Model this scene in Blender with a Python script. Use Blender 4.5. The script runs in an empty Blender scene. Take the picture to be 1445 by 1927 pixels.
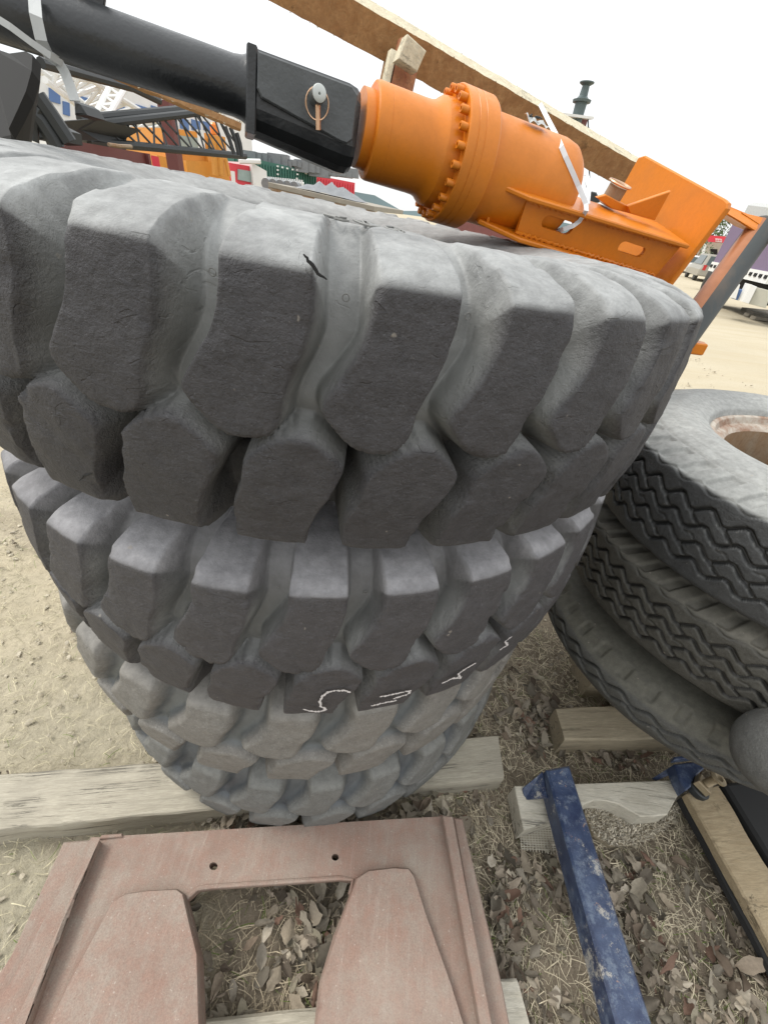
import bpy, math, random
import numpy as np
from mathutils import Vector, Matrix
SC = bpy.context.scene
COL = SC.collection
# ------------------------------------------------------------------ camera
H = 1.77
F, PITCH, ROLL = 761.0, math.radians(36.6), math.radians(7.4)
CX, CY = 722.5, 963.5
sp, cp, sr, cr = math.sin(PITCH), math.cos(PITCH), math.sin(ROLL), math.cos(ROLL)
RIGHT = Vector((cr, sr*sp, sr*cp)); UP = Vector((-sr, cr*sp, cr*cp)); FWD = Vector((0, cp, -sp))
EYE = Vector((0, 0, H))
cam = bpy.data.cameras.new('camera'); co = bpy.data.objects.new('camera', cam); COL.objects.link(co)
M = Matrix((RIGHT, UP, -FWD)).transposed().to_4x4(); M.translation = EYE
co.matrix_world = M
cam.sensor_fit = 'VERTICAL'; cam.sensor_height = 36; cam.sensor_width = 27
cam.lens = F/1927*36; cam.clip_start = 0.02; cam.clip_end = 3000
SC.camera = co
# ------------------------------------------------------------------ light
SUN_EL, SUN_AZ = math.radians(52), math.radians(-78)
w = bpy.data.worlds.new('World'); SC.world = w; w.use_nodes = True
nt = w.node_tree; nt.nodes.clear()
out = nt.nodes.new('ShaderNodeOutputWorld')
bg1 = nt.nodes.new('ShaderNodeBackground'); bg2 = nt.nodes.new('ShaderNodeBackground'); mx = nt.nodes.new('ShaderNodeMixShader')
sky = nt.nodes.new('ShaderNodeTexSky'); sky.sky_type = 'NISHITA'; sky.sun_disc = False
sky.sun_elevation = SUN_EL; sky.sun_rotation = SUN_AZ
bg1.inputs[1].default_value = 0.12
nt.links.new(sky.outputs[0], bg1.inputs[0])
tc = nt.nodes.new('ShaderNodeTexCoord'); nz = nt.nodes.new('ShaderNodeTexNoise'); nz.inputs['Scale'].default_value = 1.6; nz.inputs['Detail'].default_value = 5
rp = nt.nodes.new('ShaderNodeValToRGB'); rp.color_ramp.elements[0].position = .3; rp.color_ramp.elements[1].position = .7
rp.color_ramp.elements[0].color = (0.93, 0.955, 0.97, 1); rp.color_ramp.elements[1].color = (1, 1, 0.99, 1)
nt.links.new(tc.outputs['Generated'], nz.inputs[0]); nt.links.new(nz.outputs[0], rp.inputs[0]); nt.links.new(rp.outputs[0], bg2.inputs[0])
# overcast sky: brighter towards the zenith
sxyz = nt.nodes.new('ShaderNodeSeparateXYZ'); nt.links.new(tc.outputs['Generated'], sxyz.inputs[0])
mr = nt.nodes.new('ShaderNodeMapRange'); mr.inputs[1].default_value = 0.0; mr.inputs[2].default_value = 1.0; mr.inputs[3].default_value = 1.0; mr.inputs[4].default_value = 2.1
nt.links.new(sxyz.outputs[2], mr.inputs[0]); nt.links.new(mr.outputs[0], bg2.inputs[1])
mx.inputs[0].default_value = 0.9
nt.links.new(bg1.outputs[0], mx.inputs[1]); nt.links.new(bg2.outputs[0], mx.inputs[2]); nt.links.new(mx.outputs[0], out.inputs[0])
sl = bpy.data.lights.new('sun', 'SUN'); so = bpy.data.objects.new('sun', sl); COL.objects.link(so)
sl.energy = 2.3; sl.angle = math.radians(20); sl.color = (1, .96, .9)
sd = Vector((math.sin(SUN_AZ)*math.cos(SUN_EL), math.cos(SUN_AZ)*math.cos(SUN_EL), math.sin(SUN_EL)))
so.rotation_euler = sd.to_track_quat('Z', 'Y').to_euler(); so.location = sd*30
SC.view_settings.view_transform = 'Standard'; SC.view_settings.look = 'None'
SC.view_settings.exposure = 0.12; SC.view_settings.gamma = 1
SC.cycles.max_bounces = 6

# ------------------------------------------------------------------ projection helpers (measured sight lines -> places)
def ray(px, py):
    return FWD + RIGHT*((px-CX)/F) - UP*((py-CY)/F)
def at(px, py, depth):            # point at camera depth
    return EYE + ray(px, py)*depth
def hd(px, py, dist):             # point at horizontal distance
    r = ray(px, py); return EYE + r*(dist/math.hypot(r.x, r.y))
def gp(px, py, z=0.0):            # point on height z
    r = ray(px, py); return EYE + r*((z-H)/r.z)
def on_plane(px, py, P0, N):
    r = ray(px, py); return EYE + r*((P0-EYE).dot(N)/r.dot(N))
# ------------------------------------------------------------------ materials
def nodes(m):
    m.use_nodes = True; t = m.node_tree; t.nodes.clear(); return t
class NB:
    def __init__(s, name):
        s.m = bpy.data.materials.new(name); s.t = nodes(s.m)
        s.o = s.n('OutputMaterial'); s.p = s.n('BsdfPrincipled'); s.l(s.p.outputs[0], s.o.inputs[0])
        s.tc = s.n('TexCoord')
    def n(s, k): return s.t.nodes.new('ShaderNode'+k)
    def l(s, a, b): s.t.links.new(a, b)
    def noise(s, scale, detail=4, rough=.6, stretch=None, kind='Noise', coord='Object', dist=0):
        x = s.n('TexNoise' if kind == 'Noise' else 'TexVoronoi')
        x.inputs['Scale'].default_value = scale
        if kind == 'Noise':
            x.inputs['Detail'].default_value = detail; x.inputs['Roughness'].default_value = rough; x.inputs['Distortion'].default_value = dist
        src = s.tc.outputs[coord]
        if stretch:
            mp = s.n('Mapping'); mp.inputs['Scale'].default_value = stretch; s.l(src, mp.inputs[0]); src = mp.outputs[0]
        s.l(src, x.inputs[0]); return x.outputs[0]
    def ramp(s, f, a, b, ca=(0,0,0,1), cb=(1,1,1,1)):
        r = s.n('ValToRGB'); e = r.color_ramp.elements
        e[0].position = a; e[1].position = b; e[0].color = c4(ca); e[1].color = c4(cb); s.l(f, r.inputs[0]); return r.outputs[0]
    def mix(s, f, a, b, mode='MIX'):
        x = s.n('MixRGB'); x.blend_type = mode
        for i, v in ((0, f), (1, a), (2, b)):
            if hasattr(v, 'is_output'): s.l(v, x.inputs[i])
            else: x.inputs[i].default_value = v if i == 0 else c4(v)
        return x.outputs[0]
    def math(s, op, a, b=0.0):
        x = s.n('Math'); x.operation = op
        for i, v in ((0, a), (1, b)):
            if hasattr(v, 'is_output'): s.l(v, x.inputs[i])
            else: x.inputs[i].default_value = v
        return x.outputs[0]
    def attr(s, name):
        a = s.n('Attribute'); a.attribute_name = name; return a
    def bump(s, hgt, dist, strength=1, prev=None):
        b = s.n('Bump'); b.inputs['Distance'].default_value = dist; b.inputs['Strength'].default_value = strength
        s.l(hgt, b.inputs['Height'])
        if prev is not None: s.l(prev, b.inputs['Normal'])
        return b.outputs[0]
    def fin(s, col, rough=.6, nrm=None, metal=0, spec=.5):
        if hasattr(col, 'is_output'): s.l(col, s.p.inputs['Base Color'])
        else: s.p.inputs['Base Color'].default_value = c4(col)
        if hasattr(rough, 'is_output'): s.l(rough, s.p.inputs['Roughness'])
        else: s.p.inputs['Roughness'].default_value = rough
        s.p.inputs['Metallic'].default_value = metal; s.p.inputs['Specular IOR Level'].default_value = spec
        if nrm is not None: s.l(nrm, s.p.inputs['Normal'])
        return s.m
def c4(c): return tuple(c) if len(c) == 4 else (c[0], c[1], c[2], 1)

def rubber(name, face, dust, groove, dustamt=1.0, scratch=1.0):
    b = NB(name)
    big = b.ramp(b.noise(7, 6, .65), .35, .7)
    fine = b.ramp(b.noise(190, 3, .7), .3, .75)
    mid = b.ramp(b.noise(45, 4, .7), .38, .68)
    a = b.attr('wear')          # r: groove depth  g: dusty shoulder
    sx = b.n('SeparateColor'); b.l(a.outputs['Color'], sx.inputs[0])
    c = b.mix(mid, tuple(x*.74 for x in face), tuple(x*1.18 for x in face))
    c = b.mix(b.math('MULTIPLY', fine, .5), c, tuple(x*1.7 for x in face))
    c = b.mix(b.math('MULTIPLY', big, .35), c, (face[0]*1.25, face[1]*1.15, face[2]*1.05))
    sc = b.ramp(b.noise(14, 3, .5, (1, 1, 9), dist=1.5), .60, .66)
    c = b.mix(b.math('MULTIPLY', sc, .25*scratch), c, tuple(x*1.9 for x in face))
    gr_ = b.ramp(b.noise(420, 3, .8), .35, .72); c = b.mix(b.math('MULTIPLY', gr_, .35), c, b.mix(.5, tuple(x*.35 for x in face), tuple(x*.6 for x in face)))
    gl = b.ramp(b.noise(330, 2, .8), .60, .74); c = b.mix(b.math('MULTIPLY', gl, .45), c, tuple(min(x*3.2, .5) for x in face))
    g = b.mix(big, tuple(x*.75 for x in groove), tuple(x*1.35 for x in groove))
    c = b.mix(sx.outputs[0], c, g)
    dn = b.math('ADD', b.math('MULTIPLY', big, .5 if groove[0] > .05 else .2), .55 if groove[0] > .05 else .8)
    dm = b.math('MULTIPLY', b.math('MULTIPLY', sx.outputs[1], dn), dustamt)
    dd = b.mix(mid, tuple(x*.8 for x in dust), tuple(x*1.1 for x in dust))
    c = b.mix(dm, c, dd)
    sp_ = b.ramp(b.noise(60, 2, .5), .74, .78)
    c = b.mix(b.math('MULTIPLY', sp_, .5), c, (.30, .27, .23))
    c = b.mix(b.math('MULTIPLY', sx.outputs[2], .55), c, tuple(x*.55 for x in dust) if max(groove) < .05 else tuple(min(x*2.5, .4) for x in groove))
    # surface: fine pitting, short tears and cuts
    flat = b.math('SUBTRACT', 1.0, b.math('MAXIMUM', sx.outputs[0], b.math('MULTIPLY', sx.outputs[1], .75)))
    pits = b.noise(120, 4, .75)
    tears = b.ramp(b.noise(30, 5, .75, dist=.6), .5, .53)
    vo = b.ramp(b.noise(26, kind='Voronoi', scale=26) if False else b.noise(18, 2, .5, (1, 1, 2.5), dist=1.0), .66, .675)
    h = b.math('ADD', b.math('MULTIPLY', pits, 1.2), b.math('MULTIPLY', tears, .12))
    h = b.math('SUBTRACT', h, b.math('MULTIPLY', vo, .4*scratch))
    n1 = b.bump(b.math('MULTIPLY', h, b.math('ADD', b.math('MULTIPLY', flat, .8), .2)),     .0028, .9)
    n2 = b.bump(b.noise(9, 3, .5), .012, .35, n1)
    return b.fin(c, b.math('SUBTRACT', b.math('ADD', b.math('MULTIPLY', sx.outputs[1], .1), .64), b.math('MULTIPLY', sx.outputs[0], .22)), n2, spec=.4)

def paint(name, col, rough=.4, dirt=(.25, .15, .08), amount=.3, grain=.0006, spec=.5, chip=None, scale=6, orange_peel=220):
    b = NB(name)
    big = b.ramp(b.noise(scale, 6, .7), .45, .75); f = b.ramp(b.noise(scale*14, 4, .7), .45, .8)
    c = b.mix(b.math('MULTIPLY', big, amount), col, dirt)
    c = b.mix(b.math('MULTIPLY', f, amount*.6), c, tuple(x*.65 for x in col))
    if chip:
        m = b.ramp(b.noise(scale*3, 7, .75), chip[1], chip[1]+.03); c = b.mix(m, c, chip[0])
    n = b.bump(b.noise(orange_peel, 2, .5), grain, .6); n = b.bump(b.noise(scale*2, 3, .5), grain*8, .3, n)
    return b.fin(c, b.math('ADD', b.math('MULTIPLY', big, .25), rough), n, spec=spec)

def wood(name, a, bcol, axis=(1, 1, 1), grey=(.3, .29, .26), stain=.4):
    b = NB(name)
    g = b.noise(30, 5, .65, axis, dist=.8); gg = b.ramp(g, .3, .7)
    c = b.mix(gg, a, bcol)
    s = b.ramp(b.noise(3.5, 6, .7), .45, .72); c = b.mix(b.math('MULTIPLY', s, stain), c, grey)
    cr_ = b.ramp(b.noise(13, 6, .8, tuple(x*.7 for x in axis), dist=1.3), .62, .66)
    c = b.mix(b.math('MULTIPLY', cr_, .5), c, tuple(x*.35 for x in a))
    f = b.ramp(b.noise(110, 4, .75, axis), .35, .7); c = b.mix(b.math('MULTIPLY', f, .65), c, tuple(x*.5 for x in a))
    ck = b.ramp(b.noise(7, 8, .8, (axis[0]*.5, axis[1]*2.2, axis[2]*2.2), dist=.4), .56, .58); ck2 = b.math('MULTIPLY', ck, b.ramp(b.noise(5, 3, .6), .45, .6)); c = b.mix(b.math('MULTIPLY', ck2, .9), c, tuple(x*.22 for x in a))
    n = b.bump(g, .004, .7); n = b.bump(cr_, .004, .6, n)
    return b.fin(c, .8, n, spec=.2)

def flat(name, col, rough=.6, metal=0, var=.25, scale=5):
    b = NB(name); f = b.ramp(b.noise(scale, 5, .7), .3, .75)
    c = b.mix(b.math('MULTIPLY', f, var), col, tuple(x*.55 for x in col))
    return b.fin(c, rough, None, metal)

def mk_chrome():
    b = NB('dull_stained_steel'); m = b.ramp(b.noise(9, 4, .6, (1, 1, .25)), .45, .6)
    return b.fin(b.mix(b.math('MULTIPLY', m, .35), (.05, .056, .056), (.14, .10, .07)), .5, None, .0, .25)
MT = {}
MT['rub_top'] = rubber('worn_rubber', (.040, .039, .042), (.36, .368, .362), (.155, .157, .150), 1.0)
MT['rub_2'] = rubber('dusty_rubber', (.052, .050, .053), (.33, .325, .335), (.145, .147, .142), 1.0, .5)
MT['rub_3'] = rubber('grey_rubber', (.165, .158, .145), (.24, .23, .21), (.10, .107, .107), .7, .25)
MT['rub_4'] = rubber('grey_green_rubber', (.135, .137, .130), (.19, .19, .175), (.075, .083, .09), .7, .25)
MT['truck_1'] = rubber('truck_rubber', (.043, .045, .047), (.33, .335, .32), (.026, .026, .025), 1.0, .2)
MT['truck_2'] = rubber('muddy_truck_rubber', (.060, .058, .050), (.13, .122, .10), (.022, .021, .019), .8, .2)
MT['truck_3'] = rubber('bald_truck_rubber', (.070, .070, .064), (.15, .142, .11), (.028, .028, .025), .6, .2)
MT['orange'] = paint('orange_paint', (.60, .180, .008), .36, (.36, .12, .015), .45, .0004, .4)
MT['orange_dark'] = paint('old_orange_paint', (.62, .27, .04), .5, (.3, .15, .05), .4, .0004, scale=2)
MT['black'] = paint('black_paint', (.012, .0135, .015), .30, (.04, .043, .045), .4, .0009, .6, scale=9, orange_peel=160)
MT['black_sheen'] = paint('black_paint_with_sheen', (.075, .08, .082), .42, (.08, .085, .085), .4, .0012, .5, scale=12, orange_peel=150)  # cheek plate black, lightened so the sky's reflection sits in the base colour
MT['black_old'] = flat('dull_black_steel', (.02, .023, .024), .5)
MT['pale_wood'] = wood('rough_sawn_wood', (.52, .31, .15), (.34, .17, .07), (1, 1, 1), (.20, .08, .045), .6)
MT['stained_wood'] = wood('red_stained_wood', (.36, .17, .08), (.24, .07, .04), (1, 1, 1), (.40, .25, .12), .4)
MT['wood_edge'] = wood('pale_sawn_edge', (.72, .66, .50), (.55, .48, .34), (1, 1, 1), (.4, .35, .25), .3)
MT['timber'] = wood('weathered_timber', (.50, .46, .37), (.36, .325, .255), (.25, 3, 3), (.23, .21, .17), .45)
MT['timber_b'] = wood('weathered_timber_brown', (.40, .345, .245), (.27, .225, .155), (.25, 3, 3), (.14, .12, .09), .4)
MT['board'] = wood('dry_white_board', (.66, .62, .52), (.5, .46, .37), (.3, 2, 2), (.33, .30, .24), .45)
MT['plank'] = wood('plank_wood', (.42, .34, .22), (.30, .23, .14), (2.5, .35, 2), (.15, .12, .09), .3)
MT['rust'] = None
MT['chrome'] = mk_chrome()
MT['steel'] = flat('zinc_steel', (.50, .52, .50), .4, 1, .3, 20)
MT['brass'] = flat('copper_wire', (.62, .40, .26), .35, 1, .3, 20)
MT['brass_old'] = flat('tarnished_brass', (.34, .27, .17), .5, .35, .6, 60)
MT['leg_reflection'] = flat('painted_orange_reflection', (.34, .13, .05), .35, .2, .6, 14)
MT['strap'] = flat('white_strap', (.74, .76, .78), .45, 0, .1, 20)
MT['strap_grey'] = flat('grey_strap', (.42, .43, .42), .4, 0, .3, 20)
def mk_blue():
    b = NB('worn_blue_paint')
    big = b.ramp(b.noise(10, 8, .8, dist=.3), .40, .62); st = b.ramp(b.noise(26, 8, .85), .5, .62); rs = b.ramp(b.noise(20, 7, .8), .62, .655); rs2 = b.ramp(b.noise(7, 9, .85), .56, .60)
    c = b.mix(big, (.015, .026, .068), (.045, .068, .13)); c = b.mix(b.math('MULTIPLY', st, .32), c, (.30, .36, .42))
    c = b.mix(b.math('MULTIPLY', rs, .85), c, (.34, .21, .14)); c = b.mix(b.math('MULTIPLY', rs2, .7), c, (.46, .43, .36))
    return b.fin(c, b.math('ADD', b.math('MULTIPLY', st, .3), .38), b.bump(b.noise(30, 7, .8), .002, .6))
MT['blue'] = mk_blue()
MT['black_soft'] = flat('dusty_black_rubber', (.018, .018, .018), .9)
MT['chalk'] = flat('chalk', (.60, .57, .56), .9, 0, .3, 90)
MT['engrave'] = flat('moulded_rubber', (.10, .10, .10), .8)
MT['engrave_pale'] = flat('pale_moulded_rubber', (.22, .22, .21), .8)
MT['glass'] = flat('dark_glass', (.05, .07, .07), .1)
MT['glass_pale'] = flat('pale_glass', (.30, .38, .36), .12, 0, .6, 6)
MT['white'] = flat('white_paint', (.72, .72, .70), .5, 0, .25, 2)
MT['blue_wall'] = flat('blue_panel', (.09, .17, .36), .5, 0, .3, 2)
MT['yellow'] = flat('yellow_paint', (.75, .55, .03), .5)
MT['maroon'] = flat('maroon_steel', (.14, .035, .03), .55, 0, .6, 3)
MT['red'] = flat('red_paint', (.62, .04, .06), .4, 0, .15, 3)
MT['red_cont'] = flat('red_container_paint', (.62, .05, .07), .5)
MT['green_cont'] = flat('green_container_paint', (.035, .13, .10), .5, 0, .4, 2)
MT['purple'] = flat('purple_tarpaulin', (.17, .125, .20), .7, 0, .3, .8)
MT['beige'] = flat('beige_wall', (.45, .44, .37), .8)
MT['car_beige'] = flat('champagne_car_paint', (.36, .34, .29), .35, .3)
MT['tyre_far'] = flat('far_tyre_rubber', (.06, .06, .055), .9, 0, .5, 9)
MT['galv'] = flat('weathered_galvanised', (.10, .13, .13), .5, .3)
MT['dark'] = flat('dark_gap', (.012, .012, .012), .9)
MT['hill'] = flat('forest_hill', (.14, .19, .20), .95, 0, .4, .02)
MT['leaf_green'] = flat('foliage', (.09, .13, .05), .8, 0, .6, 2)
MT['lamp_orange'] = flat('orange_lens', (.8, .22, .02), .3)
MT['lamp_red'] = flat('red_lens', (.5, .02, .02), .3)
MT['grey_tarp'] = flat('grey_tarpaulin', (.20, .21, .22), .5, 0, .6, 9)
MT['deck'] = flat('grey_wood_deck', (.30, .27, .22), .8, 0, .5, 6)
MT['grey_rub'] = rubber('pale_grey_rubber', (.11, .112, .108), (.3, .3, .28), (.1, .1, .1), .5, .3)
def mk_rust():
    b = NB('rusty_red_casting')
    big = b.ramp(b.noise(5, 7, .7), .35, .68); mid = b.ramp(b.noise(22, 6, .75), .42, .62); f = b.ramp(b.noise(260, 3, .8), .35, .75)
    c = b.mix(big, (.25, .175, .138), (.33, .29, .24))
    c = b.mix(b.math('MULTIPLY', mid, .4), c, (.31, .165, .12))
    c = b.mix(b.math('MULTIPLY', f, .55), c, (.14, .085, .07))
    s = b.ramp(b.noise(55, 5, .8), .68, .72); c = b.mix(s, c, (.16, .06, .045))
    k = b.ramp(b.noise(150, 1, .5), .72, .76); c = b.mix(b.math('MULTIPLY', k, .4), c, (.5, .45, .4))
    sk = b.ramp(b.noise(42, 6, .8, (1.6, .12, 1), dist=.4), .52, .68); c = b.mix(b.math('MULTIPLY', sk, .16), c, (.46, .41, .36))
    ek = b.ramp(b.noise(2.2, 5, .7), .5, .72); c = b.mix(b.math('MULTIPLY', ek, .5), c, (.30, .24, .20))
    dk_ = b.ramp(b.noise(9, 8, .8), .60, .68); c = b.mix(b.math('MULTIPLY', dk_, .45), c, (.15, .075, .055))
    n = b.bump(b.noise(300, 3, .8), .0012, .8); n = b.bump(b.noise(24, 6, .7), .004, .5, n)
    return b.fin(c, .75, n, spec=.3)
MT['rust'] = mk_rust()
def mk_rimrust():
    b = NB('rusty_rim'); big = b.ramp(b.noise(6, 6, .7, (1, 1, .4)), .35, .62); m = b.ramp(b.noise(40, 5, .8), .5, .7)
    c = b.mix(big, (.22, .115, .045), (.28, .225, .16)); c = b.mix(b.math('MULTIPLY', m, .5), c, (.12, .06, .03))
    return b.fin(c, .7, b.bump(b.noise(60, 5, .7), .002, .6))
MT['rim'] = mk_rimrust()
def mk_rimedge():
    b = NB('chipped_rim_paint'); m = b.ramp(b.noise(9, 7, .7), .42, .60)
    c = b.mix(m, (.42, .38, .32), (.22, .12, .07)); return b.fin(c, .6, b.bump(m, .0015, .5))
MT['rim_edge'] = mk_rimedge()
def mk_ground():
    b = NB('dry_dirt')
    big = b.ramp(b.noise(.35, 6, .6), .3, .7); mid = b.ramp(b.noise(5, 6, .7), .3, .7); f = b.ramp(b.noise(70, 6, .75), .3, .7)
    tr = b.ramp(b.noise(.9, 5, .65, (.25, 1.6, 1), dist=.8), .4, .65)
    c = b.mix(big, (.46, .405, .30), (.54, .485, .37))
    c = b.mix(b.math('MULTIPLY', tr, .7), c, (.44, .37, .25))
    c = b.mix(b.math('MULTIPLY', mid, .4), c, (.46, .40, .28))
    c = b.mix(b.math('MULTIPLY', f, .45), c, (.27, .235, .175))
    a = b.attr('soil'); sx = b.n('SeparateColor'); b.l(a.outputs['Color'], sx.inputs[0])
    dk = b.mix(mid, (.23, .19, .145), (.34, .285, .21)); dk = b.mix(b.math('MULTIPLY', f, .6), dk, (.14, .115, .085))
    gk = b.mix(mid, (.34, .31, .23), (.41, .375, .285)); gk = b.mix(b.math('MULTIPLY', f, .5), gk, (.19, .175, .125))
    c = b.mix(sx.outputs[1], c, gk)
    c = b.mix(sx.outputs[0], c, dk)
    n = b.bump(b.noise(90, 6, .8), .006, .8); n = b.bump(b.noise(9, 6, .7), .03, .6, n)
    return b.fin(c, .95, n, spec=.1)
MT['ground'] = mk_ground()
def mk_vc(name, rough=.9, attr='tint', spec=.2):
    b = NB(name); a = b.attr(attr); f = b.ramp(b.noise(120, 4, .7), .3, .75)
    c = b.mix(b.math('MULTIPLY', f, .35), a.outputs['Color'], (.06, .045, .035), 'MIX')
    return b.fin(c, rough, b.bump(b.noise(90, 4, .7), .002, .5), spec=spec)
MT['litter'] = mk_vc('dry_litter'); 
# ------------------------------------------------------------------ mesh helpers
class MB:
    def __init__(s): s.v = []; s.f = []; s.sm = []
    def add(s, vs, fs, smooth=False):
        o = len(s.v); s.v += [tuple(v) for v in vs]; s.f += [tuple(i+o for i in f) for f in fs]; s.sm += [smooth]*len(fs); return s
    def box(s, c, X, Y, Z):       # centre and three half-vectors
        c = Vector(c); X, Y, Z = Vector(X), Vector(Y), Vector(Z)
        vs = [c+X*a+Y*b+Z*d for a in (-1, 1) for b in (-1, 1) for d in (-1, 1)]
        return s.add(vs, [(0,1,3,2),(4,6,7,5),(0,4,5,1),(2,3,7,6),(0,2,6,4),(1,5,7,3)])
    def bbox(s, c, X, Y, Z, bv=.004, seg=1):   # box with chamfered edges
        c = Vector(c); X, Y, Z = Vector(X), Vector(Y), Vector(Z)
        return s.prism([c-X-Y-Z, c+X-Y-Z, c+X+Y-Z, c-X+Y-Z], Z*2, bv)
    def prism(s, poly, ext, bv=0):
        # polygon (list of points) extruded by vector ext, optional chamfer on both caps
        P = [Vector(p) for p in poly]; ext = Vector(ext); n = len(P)
        cen = sum(P, Vector())/n; e = ext.normalized()
        nor = Vector()
        for i in range(n): nor += (P[i]-cen).cross(P[(i+1) % n]-cen)
        if nor.dot(ext) < 0: P.reverse()
        if bv <= 0:
            vs = P+[p+ext for p in P]
            fs = [tuple(range(n))[::-1], tuple(range(n, 2*n))]+[(i, (i+1) % n, n+(i+1) % n, n+i) for i in range(n)]
            return s.add(vs, fs)
        def inset(Q, d):
            R = []
            for i in range(n):
                a, b, c_ = Q[i-1], Q[i], Q[(i+1) % n]
                e1 = (b-a).normalized(); e2 = (c_-b).normalized()
                n1 = e.cross(e1); n2 = e.cross(e2); k = 1+n1.dot(n2)
                R.append(b+(n1+n2)*(d/max(k, .35)))
            return R
        Q = inset(P, bv)
        rings = [Q, [p+e*bv for p in P], [p+ext-e*bv for p in P], [q+ext for q in Q]]
        vs = [p for r in rings for p in r]
        fs = [tuple(range(n))[::-1], tuple(range(3*n, 4*n))]
        for k in range(3):
            fs += [(k*n+i, k*n+(i+1) % n, (k+1)*n+(i+1) % n, (k+1)*n+i) for i in range(n)]
        return s.add(vs, fs)
    def prism_hole(s, outer, holes, ext):
        # outer polygon with holes, via triangulation
        from mathutils.geometry import delaunay_2d_cdt
        P = [Vector(p) for p in outer]; ext = Vector(ext)
        e = ext.normalized(); a = (P[1]-P[0]).normalized(); b = e.cross(a)
        to2 = lambda p: Vector(((p-P[0]).dot(a), (p-P[0]).dot(b)))
        vs = [to2(p) for p in P]; fs = [list(range(len(P)))]
        for h in holes:
            fs.append(list(range(len(vs), len(vs)+len(h)))); vs += [to2(Vector(p)) for p in h]
        ed = []
        for f in fs: ed += [(f[i], f[(i+1) % len(f)]) for i in range(len(f))]
        r = delaunay_2d_cdt(vs, ed, [], 1, 1e-6)
        V2, F2 = r[0], r[2]
        def inside(pt, poly):
            c = False; j = len(poly)-1
            for i in range(len(poly)):
                if (poly[i].y > pt.y) != (poly[j].y > pt.y) and pt.x < (poly[j].x-poly[i].x)*(pt.y-poly[i].y)/(poly[j].y-poly[i].y)+poly[i].x: c = not c
                j = i
            return c
        hp = [[to2(Vector(p)) for p in h] for h in holes]; op = [to2(p) for p in P]
        keep = []
        for f in F2:
            m = sum((V2[i] for i in f), Vector((0, 0)))/len(f)
            if inside(m, op) and not any(inside(m, h) for h in hp): keep.append(f)
        W = [P[0]+a*v.x+b*v.y for v in V2]; n = len(W)
        s.add(W+[q+ext for q in W], [tuple(f)[::-1] for f in keep]+[tuple(i+n for i in f) for f in keep])
        for poly in [P]+[[Vector(q) for q in h] for h in holes]:
            m = len(poly); s.add(poly+[q+ext for q in poly], [(i, (i+1) % m, m+(i+1) % m, m+i) for i in range(m)])
        return s
    def tube(s, pts, r, seg=10, cap=True, smooth=True):
        pts = [Vector(p) for p in pts]; n = len(pts); rs = r if isinstance(r, (list, tuple)) else [r]*n
        vs = []; up = None
        for i, p in enumerate(pts):
            t = (pts[min(i+1, n-1)]-pts[max(i-1, 0)]).normalized()
            if up is None: up = t.orthogonal().normalized()
            a = (up-t*up.dot(t)).normalized(); up = a; b = t.cross(a)
            for k in range(seg):
                q = 2*math.pi*k/seg; vs.append(p+(a*math.cos(q)+b*math.sin(q))*rs[i])
        fs = [(i*seg+k, i*seg+(k+1) % seg, (i+1)*seg+(k+1) % seg, (i+1)*seg+k) for i in range(n-1) for k in range(seg)]
        s.add(vs, fs, smooth)
        if cap: s.add(vs[:seg], [tuple(range(seg))[::-1]]); s.add(vs[-seg:], [tuple(range(seg))])
        return s
    def lathe(s, P0, u, a, b, prof, seg=64, smooth=True, arc=None, closed=False):
        # prof: list of (t, r) along u; creases get duplicated rings through sharp flag (auto smooth by angle)
        vs = []
        for t, r in prof:
            for k in range(seg):
                q = 2*math.pi*k/seg; vs.append(P0+u*t+(a*math.cos(q)+b*math.sin(q))*r)
        n = len(prof)
        fs = [(i*seg+k, i*seg+(k+1) % seg, (i+1)*seg+(k+1) % seg, (i+1)*seg+k) for i in range(n-1) for k in range(seg)]
        return s.add(vs, fs, smooth)
    def ribbon(s, pts, wid, thick=.001):
        # flat strap: pts path, wid list/vec width half-vector
        pts = [Vector(p) for p in pts]; n = len(pts); vs = []
        for i, p in enumerate(pts):
            t = (pts[min(i+1, n-1)]-pts[max(i-1, 0)]).normalized(); W = Vector(wid[i] if isinstance(wid, list) else wid)
            nn = t.cross(W).normalized()*thick
            vs += [p-W-nn, p+W-nn, p+W+nn, p-W+nn]
        fs = [(4*i+k, 4*i+(k+1) % 4, 4*i+4+(k+1) % 4, 4*i+4+k) for i in range(n-1) for k in range(4)]+[(3, 2, 1, 0), (4*n-4, 4*n-3, 4*n-2, 4*n-1)]
        return s.add(vs, fs)
    def build(s, name, mat, parent=None, angle=35):
        me = bpy.data.meshes.new(name)
        org = parent_world(parent)
        me.from_pydata([(v[0]-org.x, v[1]-org.y, v[2]-org.z) for v in s.v], [], s.f)
        me.polygons.foreach_set('use_smooth', s.sm)
        me.validate(); me.update()
        if any(s.sm):
            try: me.set_sharp_from_angle(angle=math.radians(angle))
            except Exception: pass
        me.materials.append(MT[mat])
        o = bpy.data.objects.new(name, me); COL.objects.link(o)
        if parent: o.parent = parent
        return o
def parent_world(p):
    v = Vector((0, 0, 0))
    while p is not None: v += p.location; p = p.parent
    return v
def tag(o, label=None, cat=None, group=None, kind=None):
    if label: o['label'] = label
    if cat: o['category'] = cat
    if group: o['group'] = group
    if kind: o['kind'] = kind
    return o
def empty(name, loc, label, cat, group=None):
    o = bpy.data.objects.new(name, None); COL.objects.link(o); o.location = loc; o.empty_display_size = .1
    return tag(o, label, cat, group)
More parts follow.
